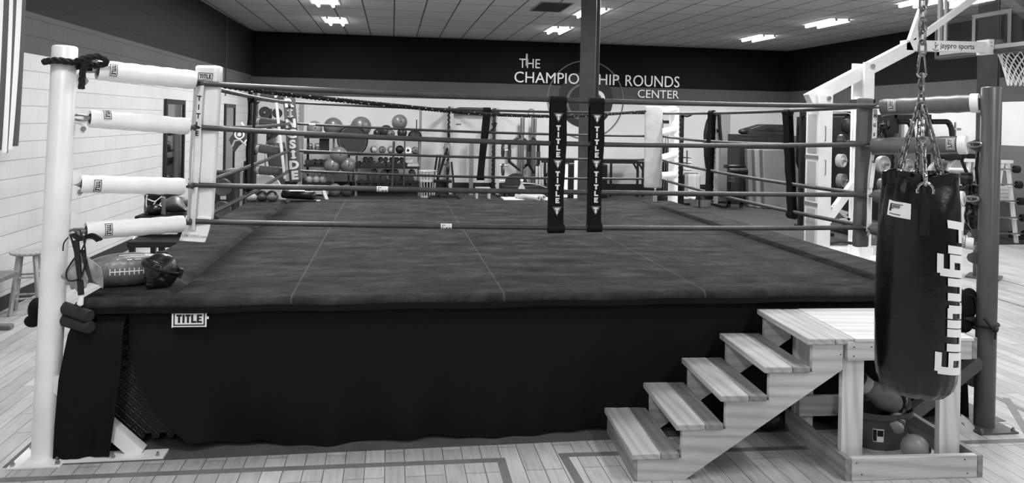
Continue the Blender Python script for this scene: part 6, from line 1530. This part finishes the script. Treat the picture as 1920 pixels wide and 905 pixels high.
for x0, x1, y, lb in ((1268, 1282, 370, 'small white paper on the dark floor mat right of the far white post'), (1290, 1312, 371, 'white folded sheet on the dark floor mat below the pale towels')):
    p, q = at(x0, y, z=.012), at(x1, y, z=.012); b_ = MB(); b_.bx(p.x, q.x, p.y - .4, p.y + .1, .0125, .04); single(b_, 'paper_sheet', PAPER, lb, 'paper', bevel=.003)
c = at(1340, 376, z=.04); t = thing('coiled_rope', 'dark thick rope coiled on the floor mat below the hung jackets', 'rope', (c.x, c.y, .012)); b_ = MB(); c.z = .045
b_.tube([c + Vector(((.5 - .045 * (i // 24)) * math.cos(i * .262), (.42 - .04 * (i // 24)) * math.sin(i * .262), .03 * (i / 24) * .8)) for i in range(120)], .032, 8); b_.build('coils', BLK, t)
kb = at(1318, 348, Y=18.8); t = thing('medicine_bag', 'dark round bag with pale base beside the hung gear', 'bag', (kb.x, 18.8, 0)); b_ = MB(); b_.lathe([(.16, .0), (.2, .1), (.17, .3), (.1, .42), (.06, .46), (1e-5, .47)], (kb.x, 18.8, 0), n=22); b_.build('body', BLK, t); b_ = MB(); b_.lathe([(.205, .02), (.21, .1), (.2, .2), (.19, .2)], (kb.x, 18.8, 0), n=22); b_.build('band', MDG, t); b_ = MB(); b_.tube(arc((kb.x, 18.8, .44), .09, 0, PI, 10), .018, 7); b_.build('handle', BLK, t)
# light notched rack with jackets hung on it
t, p = rackpost('squat_rack', 1346, 241, YK - .6, 'light notched rack upright behind the hung black jackets', mat('rack_light', 176, .4), .085)
b_ = MB(); b_.cyl((p.x + .02, YK - .57, at(1338, 216, Y=YK - .66).z), tuple(at(1333, 216, Y=YK - .7)), .02, n=8); b_.build('peg', STEEL, t)
for i, (pts, lb) in enumerate((([(1338, 212), (1328, 240), (1326, 290), (1330, 335)], 'black jacket hanging left on the light notched rack'), ([(1348, 214), (1350, 245), (1352, 265)], 'short dark strap bag hanging right on the light notched rack'))):
    b_ = MB(); kp = [at(x, y, Y=YK - .66) for x, y in pts]; b_.tube(smooth_pts(kp, 6), [.06, .08, .1, .12, .13, .13, .13, .14, .14, .13, .13, .12, .12, .11, .1, .09, .08, .07, .06][:len(smooth_pts(kp, 6))] if i == 0 else .06, 12, sq=.7); o = single(b_, 'hung_jacket' if i == 0 else 'strap_bag', mat('jacket_black', 22, .45, bump=.3), lb, 'jacket' if i == 0 else 'bag', smooth=70)
b_ = MB(); b_.tube(smooth_pts([at(x, y, Y=YK - .9) for x, y in ((1333, 250), (1337, 270), (1336, 300), (1338, 330))], 6), .022, 7); single(b_, 'pale_strap', LTG, 'pale narrow strap hanging down the black jacket', 'strap')
wp_ = MB(); a, c = at(1353, 213, Y=21.9), at(1367, 350, Y=21.9); wp_.bx(a.x, c.x, 21.9, 22.28, 0, a.z); single(wp_, 'locker_column', mat('locker_grey', 150, .5), 'tall narrow pale grey locker behind the hung jackets', 'locker', bevel=.01)
# dark cabinet with cases on it
YC = 19.9
cab = thing('storage_cabinet', 'wide black storage cabinet behind the grey folded mat', 'cabinet', (at(1435, 330, Y=YC).x, YC, 0)); a, c = at(1388, 252, Y=YC), at(1488, 252, Y=YC)
b_ = MB(); b_.bx(a.x, c.x, YC, YC + .8, 0, a.z); b_.build('body', mat('cabinet_black', 30, .5), cab, bevel=.01)
for i in range(2):
    b_ = MB(); w_ = (c.x - a.x) / 2; b_.bx(a.x + w_ * i + .03, a.x + w_ * (i + 1) - .03, YC - .02, YC, .1, a.z - .1); d_ = b_.build('door', mat('cabinet_door', 38, .45), cab, bevel=.006); b_ = MB(); hx_ = a.x + w_ + (-.1 if i == 0 else .1); b_.bx(hx_ - .012, hx_ + .012, YC - .045, YC - .02, 1.0, 1.2); b_.build('handle', DSTEEL, d_)
zc = a.z; p, q = at(1408, 240, Y=YC), at(1485, 240, Y=YC); b_ = MB(); b_.prism([(p.x, zc), (q.x, zc), (q.x, zc + .3), (p.x + .5, zc + .3), (p.x + .05, zc + .17)], lambda x, z, y: Vector((x, y, z + .001)), YC + .1, YC + .6)
cs = thing('hard_case', 'long black case lying on top of the wide black cabinet', 'case', ((p.x + q.x) / 2, YC + .3, zc)); b_.build('shell', mat('case_black', 42, .5), cs, bevel=.015); b_ = MB(); b_.bx(p.x + .2, q.x - .1, YC + .09, YC + .105, zc + .12, zc + .14); b_.build('seam', BLK, cs); b_ = MB(); hx_ = (p.x + q.x) / 2; b_.tube(fillet([(hx_ - .1, YC + .1, zc + .18), (hx_ - .1, YC + .05, zc + .18), (hx_ + .1, YC + .05, zc + .18), (hx_ + .1, YC + .1, zc + .18)], .02), .012, 6); b_.build('handle', BLK, cs)
p = at(1402, 246, Y=YC); b_ = MB(); b_.ball((p.x, YC + .3, zc + .08), (.13, .1, .08)); single(b_, 'helmet', BLK, 'small rounded black helmet at the left end of the cabinet top', 'helmet')
# leg curl bench with rollers
lc = thing('leg_curl_bench', 'black leg curl bench with padded rollers left of the grey folded mat', 'weight bench', (at(1378, 350, Y=18.6).x, 18.6, 0)); a, c = at(1362, 312, Y=18.6), at(1396, 312, Y=18.6)
b_ = MB(); b_.bx(a.x, c.x, 18.5, 18.8, a.z - .05, a.z + .05); b_.build('pad', BLKV, lc, bevel=.03)
for x, y in ((1375, 321), (1392, 321)): b_ = MB(); q = at(x, y, Y=18.4); b_.cyl(q - Vector((.12, 0, 0)), q + Vector((.12, 0, 0)), .085, n=18); b_.build('roller', BLKV, lc)
for x in (a.x + .1, c.x - .05): b_ = MB(); b_.bx(x - .04, x + .04, 18.6, 18.68, 0, a.z - .05); b_.build('leg', BLKM, lc)
b_ = MB(); b_.bx(a.x, c.x + .1, 18.6, 18.68, .1, .18); b_.build('rail', BLKM, lc); b_ = MB(); q = at(1372, 335, Y=18.5)
for k in range(4): b_.box(q + Vector((0, 0, -.06 + .05 * k)), (.16, .1, .03))
b_.build('weight_block', STEEL, lc)
# big folded gym mats
fm_ = thing('folded_mat', 'tall grey folded gym mat leaning against the black cabinet', 'folded mat', (at(1450, 385, Y=18.9).x, 18.9, 0)); YM = 18.7
b_ = MB(); P4 = [at(x, y, Y=YM) for x, y in ((1433, 281), (1487, 281), (1502, 376), (1419, 376))]; zb = 0.02
poly = [(P4[3].x, zb), (P4[2].x + .1, zb), (P4[1].x, P4[1].z), (P4[0].x, P4[0].z)]
b_.prism(poly, lambda x, z, y: Vector((x, y + .35 * z, z)), YM - .45, YM - .25); b_.build('front_panel', mat('mat_grey', 92, .5, bump=.12, var=.06, scale=3), fm_, bevel=.02)
b_ = MB(); dx = .12; b_.prism([(a_ - dx, z) for a_, z in poly], lambda x, z, y: Vector((x, y + .35 * z, z)), YM - .24, YM - .06); b_.build('middle_panel', mat('mat_grey_light', 112, .5, bump=.12), fm_, bevel=.02)
b_ = MB(); b_.prism([(a_ - 2 * dx, z) for a_, z in poly], lambda x, z, y: Vector((x, y + .35 * z, z)), YM - .05, YM + .12); b_.build('rear_panel', MATS['mat_grey'], fm_, bevel=.02)

# ---- weight machines and racks on the right
YG = 14.0
G = lambda x, y, Y=YG: at(x, y, Y=Y)
def frame_rack(name, x0, x1, yt, Y, dep, label, nx=(True, False)):
    a, c = G(x0, yt, Y), G(x1, yt, Y); t = thing(name, label, 'squat rack', ((a.x + c.x) / 2, Y, 0)); z = a.z
    for i, x in enumerate((a.x, c.x)):
        for y in (Y, Y + dep):
            b_ = MB(); notch_post(b_, x, y, 0, z, .1, .08, .12) if (nx[i] and y == Y) else b_.bx(x - .045, x + .045, y, y + .08, 0, z); b_.build('upright', BLKM, t)
        b_ = MB(); b_.bx(x - .04, x + .04, Y - .25, Y + dep + .2, 0, .07); b_.build('foot', BLKM, t)
        b_ = MB(); b_.bx(x - .04, x + .04, Y + .08, Y + dep, z - .1, z - .02); b_.build('side_bar', BLKM, t)
    for y in (Y, Y + dep): b_ = MB(); b_.bx(a.x, c.x, y, y + .08, z - .09, z - .01); b_.build('crossbar', BLKM, t)
    return t, a, c
def plate(t, x, y, r, Y, g, ax=(1, 0, 0), w=.07):
    p = G(x, y, Y); b_ = MB(); disc(b_, p, r * (Y * 1.05) / 1425, w, ax); b_.build('weight_plate', mat('plate_%d' % g, g, .4), t); b_ = MB(); d = Vector(ax).normalized(); b_.cyl(p - d * .09, p + d * .14, .025, n=10); b_.build('plate_peg', STEEL, t)
t, a, c = frame_rack('squat_rack', 1552, 1592, 208, YG, .9, 'black squat rack with pale plates between the white hoop posts')
b_ = MB(); q0, q1 = G(1534, 219), G(1560, 222); b_.tube(fillet([q1, q0 + Vector((.1, 0, 0)), q0 + Vector((0, 0, -.12))], .08), .03, 8); b_.build('arm', BLKM, t)
b_ = MB(); b_.tube(fillet([G(1548, 216, YG - .1), G(1556, 212, YG - .1), G(1588, 211, YG - .1), G(1596, 214, YG - .1)], .05), .02, 8); b_.build('chrome_bar', CHROME, t)
for x, y, r, g in ((1580, 264, 13, 58), (1577, 301, 13, 178), (1578, 338, 13, 120)): plate(t, x, y, r, YG - .08, g, (.55, -1, 0), .11)
b_ = MB(); b_.ball(G(1588, 236, YG - .1), (.13, .1, .15)); b_.build('hung_pad', BLK, t)
b_ = MB(); b_.bx(G(1541, 300).x - .03, G(1541, 300).x + .03, YG + .3, YG + .38, 0, G(1541, 225).z); b_.build('rear_upright', BLKM, t); b_ = MB(); b_.bx(G(1549, 300).x - .02, G(1549, 300).x + .02, YG - .03, YG, G(1549, 345).z, G(1549, 216).z); b_.build('guide_strip', LTG, t)
# lat pulldown with chrome bar, banner
t, a, c = frame_rack('power_rack', 1678, 1743, 213, YG, 1.0, 'black power rack seen behind the hanging chains of the punching bag', (False, False)); t['category'] = 'power rack'
b_ = MB(); b_.tube(fillet([G(1652, 219, YG - .3), G(1668, 212, YG - .3), G(1725, 213, YG - .3), G(1738, 216, YG - .3)], .05), .018, 8); b_.build('lat_bar', CHROME, t)
b_ = MB(); b_.tube(fillet([G(1684, 228), G(1706, 228), G(1710, 245), G(1711, 262)], .25), .055, 10); b_.build('curved_arm', BLKM, t)
b_ = MB(); b_.tube(fillet([G(1746, 228), G(1778, 228), G(1784, 240), G(1786, 262)], .25), .055, 10); b_.build('curved_arm', BLKM, t)
b_ = MB(); q = G(1793, 242); b_.cyl(q - Vector((.14, 0, 0)), q + Vector((.1, 0, 0)), .025, n=10); b_.cyl(q + Vector((-.02, 0, -.16)), q + Vector((-.02, 0, .14)), .025, n=10); b_.build('chrome_handle', CHROME, t)
b_ = MB(); q = G(1672, 240); notch_post(b_, G(1674, 250).x, YG - .2, 0, G(1674, 250).z, .08, .08, .12); b_.build('notched_upright', GRYM, t)
for x, y, r, g in ((1655, 308, 17, 150), (1700, 312, 15, 150), (1655, 345, 12, 110)): plate(t, x, y, r, YG - .35, g, (.25, -1, 0), .09)
b_ = MB(); b_.beam(G(1655, 232), G(1665, 258), .1, .06); b_.cyl(G(1650, 240, YG - .1), G(1662, 240, YG - .1), .03, n=10); b_.build('side_arm', BLKM, t)
bnr = thing('wall_banner', 'grey banner with partly hidden black lettering behind the right corner pad', 'banner', tuple(G(1660, 258, 15.4))); a, c = G(1642, 226, 15.4), G(1690, 258, 15.4); b_ = MB(); b_.bx(a.x, c.x, 15.4, 15.42, c.z, a.z); b_.build('cloth', mat('banner_grey', 112, .7), bnr)
b_ = MB()
for s_, px2, py, h in (('VYHLIN', 1657, 240, .2), ('ITY', 1660, 249, .2), ('KIN', 1656, 257.5, .18)):
    q = G(px2, py, 15.39); vf = text(s_, h * 1.25, .02, xs=.72); b_.tris(vf, lambda u, v: q + Vector((u, -.004, v)))
b_.build('banner_lettering', INK, bnr, smooth=0); b_ = MB(); b_.bx(c.x - .12, c.x - .06, 15.45, 19.65, 0, a.z + .1); b_.build('stand', BLKM, bnr)
b_ = MB(); b_.bx(G(1688, 230, 15.9).x, G(1696, 230, 15.9).x, 15.9, 16.0, 0, G(1692, 214, 15.9).z); single(b_, 'grey_post', LTG, 'pale grey narrow post behind the power rack by the banner', 'post')
# machine with large pale round plates right of the bag chains
pm = thing('plate_machine', 'plate loaded machine with a large pale round plate behind the right front post', 'weight machine', tuple(G(1800, 400, 13.6)))
YP = 13.4; q = G(1800, 322, YP); b_ = MB(); disc(b_, q, .30, .1, (.1, -1, 0), 32); b_.build('weight_plate', mat('plate_pale', 170, .4), pm)
b_ = MB(); disc(b_, q + Vector((-.25, .25, -.08)), .28, .1, (.1, -1, 0), 32); b_.build('weight_plate', mat('plate_150', 150, .4), pm)
b_ = MB(); b_.cyl(q - Vector((.05, .25, 0)), q + Vector((0, .3, 0)), .03, n=10); b_.build('plate_peg', CHROME, pm)
b_ = MB(); b_.beam((q.x - .1, YP + .25, 0), (q.x + .1, YP + .25, q.z + .45), .1, .1, up=(0, 1, 0)); b_.bx(q.x - .5, q.x + .4, YP + .12, YP + .3, 0, .08); b_.build('frame', BLKM, pm)
b_ = MB(); b_.ball(G(1785, 290, YP), (.34, .12, .12)); b_.build('pad', BLK, pm); b_ = MB(); a, c = G(1817, 288, YP), G(1831, 305, YP); b_.bx(a.x, c.x, YP, YP + .2, c.z, a.z); b_.build('pad', BLKV, pm); b_ = MB(); a = G(1770, 290, YP); b_.beam(a + Vector((-.03, 0, -.1)), a + Vector((.03, 0, .12)), .06, .03); b_.build('white_tag', PAPER, pm)
# barbell rack: two A shaped white ends, bars across
YL = 12.9
br_ = thing('barbell_rack', 'white A shaped barbell rack loaded with fixed barbells at the right wall', 'barbell rack', (at(1860, 440, Y=YL).x, YL, 0))
def aframe(xt, xb, Y, zt):
    a = at(xt, 310, Y=Y); fx = at(xb, 450, Y=Y).x
    for x_ in (fx - .22 if False else a.x - (fx - a.x), fx): b_ = MB(); b_.beam((x_, Y, 0), (a.x + (.06 if x_ > a.x else -.06), Y, zt), .06, .05, up=(0, 1, 0)); b_.build('end_frame_leg', WHTM, br_)
    b_ = MB(); b_.bx(a.x - .15, a.x + .15, Y - .04, Y + .04, zt, zt + .06); b_.build('top_cap', WHTM, br_)
    return a.x, fx
zt = at(1890, 306, Y=YL).z
xa, xb = aframe(1884, 1906, YL, zt); xc, xd = aframe(1822, 1838, YL + .35, zt)
levels = [at(1895, y, Y=YL - .08).z for y in (317, 346, 377, 408, 438)]
for i, z in enumerate(levels):
    t_ = (zt - z) / zt; x0 = xc - .25 - .1 * t_; x1 = xb + .02 - (xb - xa) * (1 - t_) + .12
    yy = YL - .10
    bb = thing('barbell', ('top', 'second', 'third', 'fourth', 'lowest')[i] + ' fixed barbell on the white A shaped rack', 'barbell', ((x0 + x1) / 2, yy, z), group='barbells on the A rack')
    b_ = MB(); b_.cyl((x0, yy + .12, z), (x1 + .05, yy, z), .016, n=10); b_.build('bar', STEEL, bb)
    for x in (x0 + .12, x1): b_ = MB(); disc(b_, (x, yy + (.1 if x < x1 else 0), z), .072, .09, (1, -.1, 0), 22); b_.build('weight', BLK, bb)
    b_ = MB(); b_.bx(x1 - .2, x1 - .14, yy - .02, YL + .03, z - .03, z - .016); b_.build('bar_rest', WHTM, br_)
b_ = MB(); b_.cyl(at(1778, 317, Y=YP - .12), at(1815, 318, Y=YP - .2), .03, n=12); b_.build('bar_sleeve', PAPER, pm)
gb = thing('slatted_crate', 'white slatted crate inside the A shaped barbell rack', 'crate', (at(1872, 385, Y=13.6).x, 13.6, 0)); a, c = at(1852, 350, Y=13.6), at(1889, 376, Y=13.6)
for k in range(4): b_ = MB(); z = c.z + (a.z - c.z) * k / 3.6; b_.bx(a.x, c.x, 13.5, 13.53, z, z + .07); b_.build('slat', WHTM, gb)
b_ = MB(); b_.bx(a.x, c.x, 13.54, 14.0, 0, a.z - .02); b_.build('body', MDG, gb)
# gear hanging on the right front post
gg = 'black gloves hung on the right front post'
for i, (x, y, sc) in enumerate(((1828, 402, 1.2), (1822, 362, .85))):
    q = at(x, y, Y=5.06); t = glove('boxing_glove', q + Vector((0, 0, -.02)), (0, PI / 2, .6 + i), sc, BLKV, ('large black glove hanging fist down between punching bag and right front post', 'smaller black glove bunched above the large hanging one')[i], BLK, gg); b_ = MB(); b_.tube([(-.2 * sc, 0, .062 * sc), (-.3 * sc, .02, .08), (-.42 * sc, .0, .07)], .012, 7); b_.build('hanging_loop', BLK, t, world=False)
b_ = MB(); q = at(1798, 372, Y=5.1); b_.slab(lambda u, v: (at(1796 + 6 * u, 366 + 20 * v, Y=5.12), Vector((0, -1, 0))), 2, 4, .006); single(b_, 'white_tag', PAPER, 'small white tag behind the right shoulder of the punching bag', 'tag')
